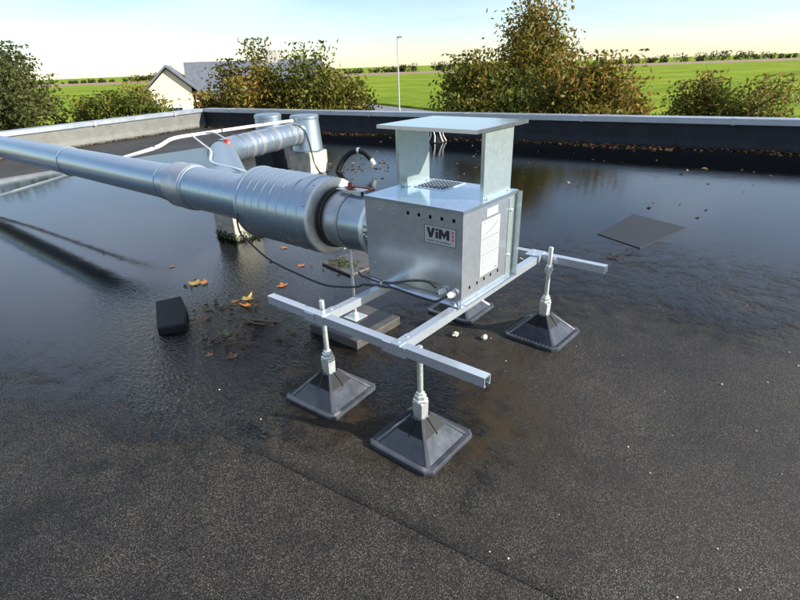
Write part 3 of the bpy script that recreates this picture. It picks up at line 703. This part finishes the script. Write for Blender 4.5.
letter('letter', [(0, 0), (0, 1), (.36, 1), (.62, .55), (.88, 1), (1.24, 1), (1.24, 0), (.92, 0), (.92, .5), (.62, .04), (.32, .5), (.32, 0)], .4245, .045)
for k in range(3): MB().box(.494, .503, YF-.0024, YF-.0017, .797+k*.0165, .807+k*.0165).build('red_square', 'label_red', logo)
text_obj('Experts de ventilation', .0145, (.359, YF-.0018, .779), (math.pi/2, 0, 0), 'label_ink', logo, .0002, .0, sx=1.02)
XE = B1+.0002
dl = MB().box(XE+.0008, XE+.0014, .597, .766, .586, .853).build('data_label', 'label', FB)
sl = MB().box(XE+.0008, XE+.0014, .640, .742, .866, .902).build('rating_label', 'label', FB)
ln = MB()
for z in (.765, .764-.075): ln.box(XE+.0016, XE+.0020, .600, .763, z, z+.003)
ln.build('label_rule', 'label_grey', dl)['kind'] = 'stuff'
ln = MB()
for z in [.84-.008*k for k in range(1)]+[.75, .738, .727, .716, .705]+[.675-.009*k for k in range(8)]:
    a = .606+random.uniform(0, .01)
    while a < .75:
        w_ = random.uniform(.008, .03); ln.box(XE+.0016, XE+.0019, a, min(a+w_, .757), z, z+.0025); a += w_+random.uniform(.004, .014)
ln.build('fine_print', 'label_grey', dl)['kind'] = 'stuff'
gl_ = MB()
for k in range(5): gl_.box(XE+.0016, XE+.0018, .612, .75, .78+k*.012, .7807+k*.012); gl_.box(XE+.0016, XE+.0018, .62+k*.03, .6207+k*.03, .778, .832)
gl_.tube([(XE+.0022, .615+t*.13, .784+.045*(t**1.6)) for t in [k/10 for k in range(11)]], .0008, 5)
gl_.build('performance_chart', 'label_grey', dl)['kind'] = 'stuff'
MB().box(XE+.0016, XE+.0020, .735, .757, .594, .600).build('print_block', 'label_ink', dl)

# cable glands and cables
def gland(x, z, tilt, mat, hole):
    ax = Vector((-.35*tilt, -1, -.12)).normalized(); o_ = Vector((x, V0-.001, z))
    g = MB().lathe(o_, ax, [(0, .016), (.006, .016), (.0065, .0125), (.012, .0125), (.0125, .0155), (.028, .0155), (.034, .0115), (.040, .0095)], 14).build('cable_gland', mat, FB, smooth=True)
    MB().lathe(o_+ax*.0403, ax, [(0, .006), (.0008, .006)], 12).build('gland_opening', 'slot', g); return o_+ax*.04  # flat dark disc painted for the shade in the gland's mouth
gland(.460, .553, 1.2, 'grey_plastic', 1); ge = gland(.510, .551, 1.2, 'white_plastic', 1)
cb = MB().tube(spline([(-1.19, .55, .74), (-1.168, .46, .68), (-1.143, .44, .561), (-1.05, .44, .504), (-.865, .44, .427), (-.587, .44, .390), (-.372, .44, .378), (-.208, .44, .406), (-.091, .43, .441),
    (-.046, .41, .470), (.0245, .41, .484), (.114, .41, .497), (.18, .405, .508), (.2436, .405, .504), (.335, .40, .504), (.41, .395, .507), (.455, .385, .520), tuple(ge)], 8), .0058, 10).build('power_cable', 'cable', origin=(-.09, .43, .44), smooth=True)
tag(cb, 'long black power cable hanging from the silencer to the white cable gland', 'cable')
cb2 = MB().tube(spline([(-.075, .42, .535), (-.058, .42, .515), (-.03, .425, .511), (.018, .425, .508), (.07, .43, .503), (.13, .43, .512), (.20, .432, .537), (.281, .433, .562), (.36, .434, .575), (.42, .42, .565)], 8), .0042, 8).build('short_cable', 'cable', origin=(.02, .42, .51), smooth=True)
tag(cb2, 'short thin black cable curving up across the lower front of the fan box', 'cable')
bolt_ = MB().lathe((.03, .41, ZR+.01), (-.9, 0, .4), [(0, .012), (.03, .012), (.032, .016), (.044, .016)], 14)

# ------------------------------------------------------------------ main duct
DV, DZ, DR = .682, .702, .158
DT = thing('ventilation_duct', (-1.2, DV, 0), 'long galvanised duct with fat ribbed silencer joined to the left of the fan box', 'ventilation duct')
O = (0, DV, DZ); AX = (-1, 0, 0)
def ductpart(prof, name, mat, parent=DT, caps=False, n=56, smooth=True):
    return MB().lathe(O, AX, prof, n, caps).build(name, mat, parent, smooth=smooth)
# crinkled flexible sleeve next to the box
fl_ = MB(); prof = [(.017, .150)]+[(.03+.006*k, .151+(.009 if k % 2 else 0)) for k in range(19)]+[(.15, .156)]
fl_.lathe(O, AX, prof, 56, False)
fl_.v = [tuple(Vector(v)+(Vector((0, v[1]-DV, v[2]-DZ))).normalized()*.006*mnoise.noise(Vector(v)*38)) for v in fl_.v]
fl_.build('flexible_sleeve', 'foil', DT, smooth=True)
ductpart([(.12, DR+.004), (.125, DR+.010), (.15, DR+.011), (.155, DR+.004)], 'hose_clamp', 'zinc', DT)
ductpart([(.13, DR), (.31, DR), (.315, DR+.003), (.32, DR)], 'connector', 'duct')
ductpart([(.322, DR+.001), (.325, DR+.006), (.33, DR+.004), (.37, DR+.004), (.40, DR+.005), (.435, DR+.004), (.44, DR+.001)], 'sealing_tape', 'tape')
ductpart([(.441, DR-.004), (.445, DR+.014), (.452, DR+.016), (.458, DR+.004), (.462, DR+.004), (.468, DR+.018), (.478, DR+.018), (.482, DR)], 'gasket_ring', 'gasket')
RS = .226
prof = [(.49, DR), (.49, DR+.028), (.4901, RS-.008), (.4935, RS-.001), (.505, RS+.001), (.512, RS)]
ribs = [.58, .675, .765, .85, .93, 1.005, 1.075]
prof2 = [(.512, RS)]
for r_ in ribs: prof2 += [(r_-.014, RS), (r_-.005, RS), (r_-.0015, RS+.0036), (r_+.0015, RS+.0036), (r_+.005, RS-.001), (r_+.010, RS), (r_+.018, RS)]
prof2 += [(1.162, RS), (1.168, RS+.007), (1.181, RS+.008), (1.187, RS-.001)]
sil = ductpart(prof2, 'silencer', 'duct')
ductpart(prof, 'end_plate', 'ductend', sil); 
ductpart([(1.188, RS-.003), (1.19, RS-.02), (1.19, DR)], 'rear_plate', 'duct', sil)
for k in range(10):
    q = k*.62+.2; MB().lathe((-.535, DV+math.cos(q)*RS, DZ+math.sin(q)*RS), (0, math.cos(q), math.sin(q)), [(0, .0035), (.002, .003)], 8).build('rivet', 'gasket', sil)
prof = [(1.19, DR)]
t = 1.32
while t < 1.95: prof += [(t-.008, DR), (t-.003, DR), (t, DR+.0012), (t+.003, DR), (t+.008, DR)]; t += .13
prof += [(1.97, DR), (1.975, DR+.008), (1.985, DR+.008), (1.99, DR)]
ductpart(prof, 'spiral_duct', 'duct')
ductpart([(1.99, DR+.002), (2.0, DR+.014), (2.06, DR+.018), (2.10, DR+.016), (2.16, DR+.012), (2.22, DR+.016), (2.23, DR+.004)], 'sealing_tape', 'tape')
ductpart([(2.2, DR-.018), (2.4, DR-.018), (2.405, DR-.012), (2.42, DR-.012), (2.425, DR-.018), (4.4, DR-.018), (4.405, DR-.010), (4.43, DR-.010), (4.435, DR-.018), (9.4, DR-.018)], 'spiral_duct', 'duct')
# damper lever on top of the connector
br = MB().box(-.42, -.24, DV-.045, DV+.03, DZ+DR+.022, DZ+DR+.026); br.box(-.40, -.26, DV-.02, DV-.012, DZ+DR-.004, DZ+DR+.0215); br.box(-.40, -.26, DV+.012, DV+.02, DZ+DR-.004, DZ+DR+.0215)
bro = br.build('damper_bracket', 'zinc', DT, .001)
hd = MB().box(-.345, -.19, DV-.022, DV-.004, DZ+DR+.040, DZ+DR+.048, .12); hd.box(-.36, -.315, DV-.035, DV+.012, DZ+DR+.030, DZ+DR+.0395); hd.lathe((-.34, DV-.013, DZ+DR+.0265), (0, 0, 1), [(0, .014), (.02, .013), (.035, .011), (.037, .006)], 8)
hd.box(-.185, -.165, DV-.03, DV+.002, DZ+DR+.034, DZ+DR+.046)
hd.build('damper_lever', 'dark_red', bro, .002)

# slim support post on a paver
SP = thing('support_post', (-.40, .69, .062), 'thin galvanised rod with square base plate propping up the duct', 'support post')
MB().cyl((-.40, .69, .068), (-.40, .69, DZ-DR-.004), .0105, 14).build('rod', 'zinc', SP, smooth=True)
MB().box(-.455, -.345, .635, .745, .0625, .0675).build('base_plate', 'zinc', SP, .001)
MB().lathe((-.40, .69, .068), (0, 0, 1), [(0, .02), (.02, .019), (.03, .013)], 12).build('collar', 'zinc', SP, smooth=True)

def slab(name, pts, z0, z1, mat, label, cat, bev=.006):
    cx = sum(p_[0] for p_ in pts)/len(pts); cy2 = sum(p_[1] for p_ in pts)/len(pts)
    return tag(MB().prism(pts, z0, z1).build(name, mat, bevel=bev, origin=(cx, cy2, z0)), label, cat)
slab('paving_slab', [(-.57, .45), (-.17, .46), (-.17, .86), (-.57, .86)], .004, .0615, 'paver', 'square grey paving slab under the base plate of the support post', 'paving slab')
slab('paving_slab', [(-1.40, 1.32), (-1.0, 1.26), (-.96, 1.66), (-1.36, 1.76)], .004, .026, 'paver', 'low mossy paving slab lying in the water behind the support post', 'paving slab')
o = slab('membrane_patch', [(.19, 3.36), (.63, 3.16), (.82, 4.0), (.26, 4.22)], .004, .013, 'gasket', 'flat dark tile mat lying on the wet roof at the right edge', 'mat', .002)
slab('ballast_block', [(-1.72, .04), (-1.31, -.16), (-1.22, -.02), (-1.40, .10), (-1.66, .2)], .004, .065, 'rubber', 'dark rubber ballast block at the left edge of the puddle', 'block', .012)
slab('membrane_patch', [(.93, 2.92), (.98, 2.9), (1.0, 2.95)], .004, .006, 'membrane', 'tiny scrap of dark membrane by the flat mat', 'scrap', 0)
# moss on the paver
def moss(cx, cy_, rx, ry, z, n, label, seed):
    rg = np.random.default_rng(seed); V = []; F = []
    for k in range(n):
        a = rg.uniform(0, 6.28); r = math.sqrt(rg.uniform()); x = cx+math.cos(a)*r*rx; y = cy_+math.sin(a)*r*ry
        s = rg.uniform(.003, .009); h = rg.uniform(.003, .013); b0 = rg.uniform(0, 3)
        i = len(V); V += [(x+s*math.cos(b0), y+s*math.sin(b0), z), (x-s*math.cos(b0), y-s*math.sin(b0), z), (x+rg.normal(0, .003), y+rg.normal(0, .003), z+h)]; F.append((i, i+1, i+2))
    o = np_mesh('moss', np.array(V), np.array(F), 'moss', None, None, 'stuff'); tag(o, label, 'moss'); return o
moss(-1.22, 1.40, .17, .07, .026, 420, 'green moss growing along the front edge of the low paving slab', 3)

# concrete plinth under the main duct
PL = thing('duct_plinth', (-2.72, 1.35, 0), 'pale concrete plinth with mossy foot standing in water below the duct', 'plinth')
cx_p, cy_p = -2.74, 1.44
MB().box(cx_p-.17, cx_p+.16, cy_p-.15, cy_p+.15, .0, .42, .0, (cx_p, cy_p, 0)).build('concrete_block', 'concrete', PL, .008)
V = []; F = []; rg = np.random.default_rng(5)
for k in range(1600):
    side = rg.integers(0, 4); t_ = rg.uniform(-1, 1); z = abs(rg.normal(0, .035))+.004
    x, y = {0: (cx_p+.17*t_, cy_p-.152), 1: (cx_p+.162, cy_p+.15*t_), 2: (cx_p+.17*t_, cy_p+.152), 3: (cx_p-.172, cy_p+.15*t_)}[int(side)]
    s = .01; i = len(V); V += [(x+rg.normal(0, s), y+rg.normal(0, s), z), (x+rg.normal(0, s), y+rg.normal(0, s), z+.004), (x+rg.normal(0, s), y+rg.normal(0, s), z+rg.uniform(.005, .02))]; F.append((i, i+1, i+2))
np_mesh('moss', np.array(V), np.array(F), 'moss', PL, None, 'stuff')

# ------------------------------------------------------------------ branch pipe with capped tee
BR = thing('branch_duct', (-4.15, 2.25, 0), 'upper galvanised pipe with elbow running back to a capped round tee', 'ventilation duct')
E = Vector((-4.13, 2.27, .60)); Tt = Vector((-4.66, 4.10, .62)); J = Vector((-1.62, .74, .69))
d1 = (J-E).normalized(); d2 = (Tt-E).normalized(); rb = .30
pts = [tuple(E+d1*rb)]+[tuple(E+d1*rb*(1-t)**2+d2*rb*t**2) for t in (.15, .3, .45, .6, .75, .9)]+[tuple(E+d2*rb)]
el = MB().tube(pts, .158, 48).build('elbow', 'duct', BR, smooth=True)
for q_, dd in ((E+d1*rb, d1), (E+d2*rb, d2)):
    MB().lathe(q_-dd*.01, dd, [(0, .159), (.003, .168), (.012, .168), (.016, .159)], 48, False).build('elbow_band', 'gasket' if dd is d1 else 'tape', el, smooth=True)
def pipe(a, b_, r, name, step=.11):
    a = Vector(a); b_ = Vector(b_); ln_ = (b_-a).length; pr = [(0, r)]; t = step
    while t < ln_-.02: pr += [(t-.008, r), (t-.003, r), (t, r+.0014), (t+.003, r), (t+.008, r)]; t += step
    pr.append((ln_, r)); return MB().lathe(a, b_-a, pr, 48, False).build(name, 'duct', BR, smooth=True)
pipe(E+d1*rb, J, .157, 'spiral_duct', .045); pipe(E+d2*rb, Tt-d2*.2, .157, 'spiral_duct', .14)
for s in (.42, .62, .98, 1.38, 1.52):
    q_ = E+d2*s; mb = MB().lathe(q_, d2, [(0, .158), (.004, .163), (.075, .164), (.08, .158)], 48, False)
    mb.v = [tuple(Vector(v)+Vector((mnoise.noise(Vector(v)*30), mnoise.noise(Vector(v)*31), 0))*.003) for v in mb.v]; mb.build('sealing_tape', 'tape', BR, smooth=True)
MB().lathe((Tt.x, Tt.y, .34), (0, 0, 1), [(0, .245), (.01, .248), (.04, .240), (.46, .212), (.463, .219), (.475, .221), (.50, .219), (.52, .20), (.524, .0)], 48).build('capped_tee', 'duct', BR, smooth=True)
MB().box(Tt.x-.21, Tt.x+.21, Tt.y-.21, Tt.y+.21, 0, .338, .1).build('roof_curb', 'concrete', BR, .01)
SV = thing('roof_vent', (-5.45, 4.02, 0), 'second capped round roof vent left behind the tee on a curb coloured dark as in shade', 'roof vent')
MB().lathe((-5.45, 4.02, .34), (0, 0, 1), [(0, .235), (.04, .23), (.46, .208), (.463, .216), (.50, .214), (.52, .19), (.524, .0)], 40).build('capped_pipe', 'duct', SV, smooth=True)
MB().box(-5.66, -5.24, 3.81, 4.23, 0, .338, .1).build('roof_curb', 'membrane', SV, .01)  # curb's shade painted in with the dark parapet colour
# drain cable on the tee and red tag
t_ = tag(MB().tube(spline([(-4.5, 3.72, .76), (-4.42, 3.85, .70), (-4.40, 3.92, .5), (-4.36, 3.95, .2), (-4.25, 3.95, .05), (-4.1, 3.9, .02)], 8), .012, 8).build('thin_hose', 'cable', origin=(-4.3, 3.9, .02), smooth=True),
        'thin dark hose running down over the capped tee to the roof', 'hose')
cond = thing('conduit', (-4.5, 2.3, .78), 'white plastic conduit lying along the top of the upper pipe', 'conduit')
cpts = [(-4.64, 3.85, .80), (-4.60, 2.9, .795), (-4.57, 2.30, .79), (-4.45, 1.85, .79), (-4.2, 1.50, .75), (-4.46, 1.19, .65), (-4.99, .93, .5), (-6.0, .54, .25), (-6.85, .12, .03)]
MB().tube(spline(cpts[:2], 2)+spline(cpts[1:], 8)[1:], .021, 12).build('tube', 'white_plastic', cond, smooth=True)
for pz in ((-4.62, 3.3, .80), (-4.59, 2.6, .795), (-4.2, 1.50, .75), (-4.99, .93, .5)):
    MB().lathe((pz[0], pz[1]-.01, pz[2]), (-.2, 1, 0) if pz[1] > 2 else (-.5, -.75, -.2), [(0, .024), (.02, .024)], 12).build('clip', 'gasket', cond)
wc = tag(MB().tube(spline([(-4.5, 2.28, .79), (-4.25, 2.0, .82), (-3.6, 1.72, .80), (-3.0, 1.45, .80), (-2.4, 1.08, .80), (-1.7, .86, .84), (-1.3, .84, .80), (-1.2, .80, .78)], 8), .010, 8).build('white_cable', 'white_plastic', origin=(-3.6, 1.72, .8), smooth=True),
         'white cable looping from the pipe elbow across to the silencer', 'cable')
wc2 = tag(MB().tube(spline([(-4.5, 2.32, .80), (-4.1, 2.2, .83), (-3.8, 2.12, .80), (-3.68, 2.08, .77)], 8), .010, 8).build('grey_cable', 'grey_plastic', origin=(-4.0, 2.2, .8), smooth=True),
          'short grey cable lying over the elbow, ending at the red connector', 'cable')
rc = thing('cable_connector', (-3.70, 2.09, .765), 'bright red cable connector resting on the upper pipe elbow', 'connector')
MB().lathe((-3.74, 2.12, .775), (.8, -.5, -.35), [(0, .02), (.03, .03), (.09, .032), (.10, .022), (.14, .018)], 10).build('plug', 'red', rc)
MB().box(-3.715, -3.665, 2.055, 2.105, .735, .80, .5).build('clasp', 'red', rc, .004)

# black ribbed hose standing out of the water
hp_ = spline([(-4.28, 4.34, .0), (-4.22, 4.42, .17), (-4.08, 4.50, .30), (-3.92, 4.56, .31), (-3.80, 4.58, .23), (-3.72, 4.60, .12)], 10)
HS = thing('curved_hose', (-4.28, 4.34, 0), 'black ribbed hose arching out of the water with a pale open end', 'hose')
MB().tube(hp_[:44], [.040+(.006 if i % 2 else 0) for i in range(44)], 12).build('ribbed_hose', 'rubber', HS, smooth=True)
MB().tube(hp_[42:], [.036]*len(hp_[42:]), 12).build('hose_end', 'white_plastic', HS, smooth=True)
MB().tube(hp_[25:28], .049, 12).build('hose_clip', 'zinc', HS, smooth=True)

# wrapped stub near the far parapet
WS = thing('pipe_stub', (-4.80, 7.80, 0), 'dark pipe stub tied with white strips, seen under the rain hood', 'pipe stub')
MB().lathe((-4.80, 7.80, 0), (0, 0, 1), [(0, .19), (.05, .15), (.12, .12), (.26, .11), (.30, .13), (.31, .05)], 16).build('stub', 'rubber', WS, smooth=True)
for k in range(7):
    q_ = k*.9; r_ = .13
    MB().tube([(-4.80+math.cos(q_)*.05, 7.80+math.sin(q_)*.05, .32), (-4.80+math.cos(q_+.2)*r_*1.05, 7.80+math.sin(q_+.2)*r_*1.05, .27), (-4.80+math.cos(q_+.5)*r_, 7.80+math.sin(q_+.5)*r_, .14), (-4.80+math.cos(q_+.6)*.2, 7.80+math.sin(q_+.6)*.2, .02)], .012, 5).build('white_strip', 'white_plastic', WS)

# ------------------------------------------------------------------ leaves, twigs, stones
def maple(size, seed, curl=.15):
    rg = random.Random(seed); lobes = [(-2.35, .62), (-1.35, .85), (0, 1.0), (1.35, .85), (2.35, .62)]
    pts = [(0.0, -.30)]
    out = []
    angs = []
    for a, r in lobes[::-1]:
        pass
    ring = []
    for i, (a, r) in enumerate(lobes):
        r *= rg.uniform(.85, 1.1)
        ring += [(a-.34, r*.66), (a-.24, r*.74), (a-.12, r*.80), (a, r), (a+.13, r*.80), (a+.22, r*.76), (a+.34, r*.64)]
        if i < 4: ring.append(((a+lobes[i+1][0])/2, .46*rg.uniform(.85, 1.15)))
    vs = [(0, 0, 0)]
    for a, r in ring: vs.append((math.sin(a)*r*size/2, math.cos(a)*r*size/2, 0))
    vs.append((0.0, -.12*size, 0)); n = len(vs)
    vs = [(x, y, curl*size*((x*x+y*y)/(size*size))*2.2*(1+.5*math.sin(5*x/size+seed))+.002*rg.uniform(0, 1)) for x, y, z in vs]
    fs = [(0, i, i+1) for i in range(1, n-1)]+[(0, n-1, 1)]
    # stalk
    o_ = len(vs); vs += [(-.001, -.1*size, .001), (.001, -.1*size, .001), (.004, -.55*size, .004), (.002, -.55*size, .004)]; fs.append((o_, o_+1, o_+2, o_+3))
    return vs, fs
def leaf(x, y, size, rot, mat, label, cat='leaf', seed=1, curl=.15, z=.009, group='fallen leaves on the wet roof', tilt=0):
    vs, fs = maple(size, seed, curl); mm = Matrix.Rotation(rot, 3, 'Z') @ Matrix.Rotation(tilt, 3, 'X')
    me = bpy.data.meshes.new('fallen_leaf'); me.from_pydata([tuple(mm @ Vector(v)) for v in vs], [], fs); me.materials.append(M[mat]); me.update()
    o_ = bpy.data.objects.new('fallen_leaf', me); o_.location = (x, y, z); col.objects.link(o_)
    sm = o_.modifiers.new('thickness', 'SOLIDIFY'); sm.thickness = .0006; return tag(o_, label, cat, group)
leaf(-1.299, .822, .115, 1.2, 'fall_orange', 'orange maple leaf floating above the left end of the front rail', seed=1)
leaf(-1.32, .51, .13, .3, 'fall_yellow', 'yellow green maple leaf just left of the front rail end', seed=2, curl=.3)
leaf(-1.22, .44, .12, 2.2, 'fall_orange', 'bright orange leaf curled up under the yellow green one at the rail end', seed=3, curl=.4)
leaf(-1.36, .43, .08, .9, 'fall_brown', 'small reddish leaf on the left of the pair at the rail end', seed=4)
leaf(-1.91, .445, .15, .6, 'fall_yellow', 'large tan maple leaf floating in the upper left of the puddle', seed=5, curl=.25)
leaf(-1.86, .50, .11, 2.4, 'fall_orange', 'amber leaf overlapping the large tan maple leaf', seed=6, curl=.3, z=.013)
leaf(-1.40, .24, .11, 1.9, 'fall_green', 'pale olive leaf among dark scraps near the ballast block', seed=7, curl=.3)
leaf(-1.34, .30, .12, .2, 'fall_dark', 'blackened leaf beside the pale olive leaf near the ballast block', seed=8, curl=.2)
leaf(-1.28, .15, .10, 2.9, 'fall_brown', 'dark red leaf below the pale olive leaf near the ballast block', seed=9, curl=.3)
leaf(-.98, .09, .13, .5, 'fall_green', 'big olive leaf in the middle of the rippled water', seed=10, curl=.4)
leaf(-.94, .04, .13, 2.1, 'fall_dark', 'dark rotten leaf under the big olive leaf', seed=11, curl=.1)
leaf(-.83, -.10, .07, 1.4, 'fall_orange', 'small orange leaf nearest the front in the rippled water', seed=12)
leaf(-.70, -.03, .10, 1.3, 'fall_brown', 'tan brown leaf right of the small orange one in the ripples', seed=13, curl=.3)
leaf(-2.006, 1.408, .09, .8, 'fall_orange', 'orange leaf floating below the silencer, left one', seed=14)
leaf(-1.797, 1.616, .10, 2.8, 'fall_orange', 'orange leaf floating beside the mossy slab under the silencer', seed=15, curl=.3)
leaf(-1.82, 1.124, .08, 1.8, 'fall_brown', 'dark brown leaf beneath the hanging cable', seed=16)
leaf(-1.513, 1.188, .09, .1, 'fall_orange', 'reddish leaf right next to the hanging cable', seed=17)
leaf(-2.43, .535, .08, 1.0, 'fall_brown', 'pinkish brown leaf alone at the far left of the puddle', seed=18)
leaf(-.40, .55, .06, 1.0, 'fall_orange', 'small orange leaf lying on the slab of the support post', seed=19, z=.066)
tw = MB()
tw.tube([(-1.0, .33, .012), (-.92, .35, .02), (-.82, .40, .018)], [.012, .010, .006], 6); tw.tube([(-1.01, .30, .010), (-.93, .31, .013), (-.88, .335, .012)], .007, 6)
tag(tw.build('bark_strip', 'wood', origin=(-.92, .35, .012), smooth=True), 'broken brown stick lying under the left part of the front rail', 'stick')
tw = MB().tube([(-.86, .02, .012), (-.78, .08, .03), (-.70, .16, .014)], .005, 6)
tag(tw.build('twig', 'wood', origin=(-.78, .08, .012)), 'thin bent twig beside the olive leaf in the ripples', 'twig')
def stone(x, y, s, label, mat='stone', seed=1):
    bm = bmesh.new(); bmesh.ops.create_icosphere(bm, subdivisions=2, radius=s)
    for v in bm.verts: v.co *= 1+.7*mnoise.noise(v.co/s*1.3+Vector((seed, 0, 0))); v.co.z *= .75
    me = bpy.data.meshes.new('stone'); bm.to_mesh(me); bm.free(); me.materials.append(M[mat])
    o_ = bpy.data.objects.new('pebble', me); o_.location = (x, y, s*.5+.003); col.objects.link(o_); return tag(o_, label, 'pebble')
stone(.192, .943, .020, 'cream pebble behind the right rail, nearer the rubber foot', seed=1)
stone(.354, 1.014, .019, 'white crumpled pebble in front of the right rear rubber foot', seed=2)
leaf(.52, 2.80, .14, .4, 'fall_dark', 'dark clump of rotten leaf right of the end of the rear rail', seed=31, curl=.5)
leaf(.60, 2.99, .08, 1.4, 'fall_dark', 'small dark leaf scrap farthest right beyond the rear rail', seed=32, curl=.5)
leaf(-.05, 2.35, .09, 2.4, 'fall_dark', 'dark leaf scrap behind the rear right pole', seed=33, curl=.4)
# sodden scraps drifting together in the rippled water
rg = np.random.default_rng(8); V = []; F = []
for (cx, cy_, n_, sp_) in ((-1.32, .26, 26, .09), (-.92, .06, 34, .10), (-1.25, .47, 16, .07), (-.95, .30, 18, .09), (-.75, .12, 10, .08), (-1.9, .46, 8, .06), (-1.25, 1.38, 22, .12), (-.6, .3, 8, .12)):
    for k in range(n_):
        x, y = cx+rg.normal(0, sp_), cy_+rg.normal(0, sp_*.7); s_ = rg.uniform(.006, .026); a0 = rg.uniform(0, 6.28); zb = .030 if (-1.4 < x < -.96 and 1.26 < y < 1.76) else .009
        i = len(V); m_ = 5
        for j in range(m_): q = a0+j*6.283/m_; rr = s_*rg.uniform(.4, 1.2); V.append((x+math.cos(q)*rr, y+math.sin(q)*rr, zb+rg.uniform(0, .008)))
        F.append(tuple(range(i, i+m_)))
tag(np_mesh('wet_debris', np.array(V), np.array(F), 'litter', None, rg.uniform(0, .55, len(F)), 'stuff'), 'dark sodden leaf scraps drifting in the rippled water left of the stand', 'debris')
# litter: uncountable leaves along the parapet and scattered far out
n = 2600; rg = np.random.default_rng(21)
s_ = rg.uniform(.2, 18, n); off = .13+np.abs(rg.normal(0, .10+.10*np.sin(s_*.9)**2, n))
dens = rg.uniform(0, 1, n) < (.35+.65*(np.sin(s_*1.3)*.5+.5)); s_ = s_[dens]; off = off[dens]; n = len(s_)
px_ = CORNER.x+WD.x*s_-WP.x*off; py_ = CORNER.y+WD.y*s_-WP.y*off; zz = .012+.04*np.exp(-off*6)*rg.uniform(0, 1, n)
s2 = rg.uniform(.2, 10, 500); o2 = .13+np.abs(rg.normal(0, .1, 500))
px_ = np.concatenate([px_, CORNER.x+LDIR.x*s2+lin.x*o2]); py_ = np.concatenate([py_, CORNER.y+LDIR.y*s2+lin.y*o2]); zz = np.concatenate([zz, .012+rg.uniform(0, .02, 500)])
k = 110; fx = rg.uniform(-7.5, 1.5, k); fy = rg.uniform(4.2, 8.0, k); fy = np.minimum(fy, 8.9+.125*(fx+2.5)-.2)
px_ = np.concatenate([px_, fx]); py_ = np.concatenate([py_, fy]); zz = np.concatenate([zz, np.full(k, .010)])
k = 70; fx = rg.normal(-4.3, .35, k); fy = rg.normal(4.75, .35, k); px_ = np.concatenate([px_, fx]); py_ = np.concatenate([py_, fy]); zz = np.concatenate([zz, np.full(k, .010)])
n = len(px_); C_ = np.stack([px_, py_, zz], 1)
a = rg.uniform(0, 6.28, n); sz = rg.uniform(.015, .042, n); ex = np.stack([np.cos(a), np.sin(a), rg.normal(0, .12, n)], 1)*sz[:, None]; ey = np.stack([-np.sin(a), np.cos(a), rg.normal(0, .2, n)], 1)*sz[:, None]*.6
V = np.stack([C_-ex, C_-ey, C_+ex, C_+ey+np.array([0, 0, .012])], 1).reshape(-1, 3); F = np.arange(4*n).reshape(n, 4)
V[:, 2] = np.maximum(V[:, 2], .008)
tag(np_mesh('leaf_litter', V, F, 'litter', None, rg.uniform(0, 1, n), 'stuff'), 'scattered brown autumn leaf litter along the foot of the parapets', 'leaf litter')
# loose grit on the drier part of the membrane
k = 110; fx = rg.uniform(-.2, 2.2, k); fy = rg.uniform(-.6, 2.6, k); sz = .0012+.0035*rg.uniform(0, 1, k)**3
V = []; F = []
for x, y, s in zip(fx, fy, sz):
    i = len(V); V += [(x-s, y-s*.7, .004), (x+s, y-s, .004), (x+s*.8, y+s, .004), (x-s*.8, y+s*.9, .004), (x, y, .004+s*1.2)]
    F += [(i, i+1, i+4), (i+1, i+2, i+4), (i+2, i+3, i+4), (i+3, i, i+4)]
tag(np_mesh('grit', np.array(V), np.array(F), 'stone', None, None, 'stuff'), 'loose pale grit scattered over the damp bitumen', 'grit')
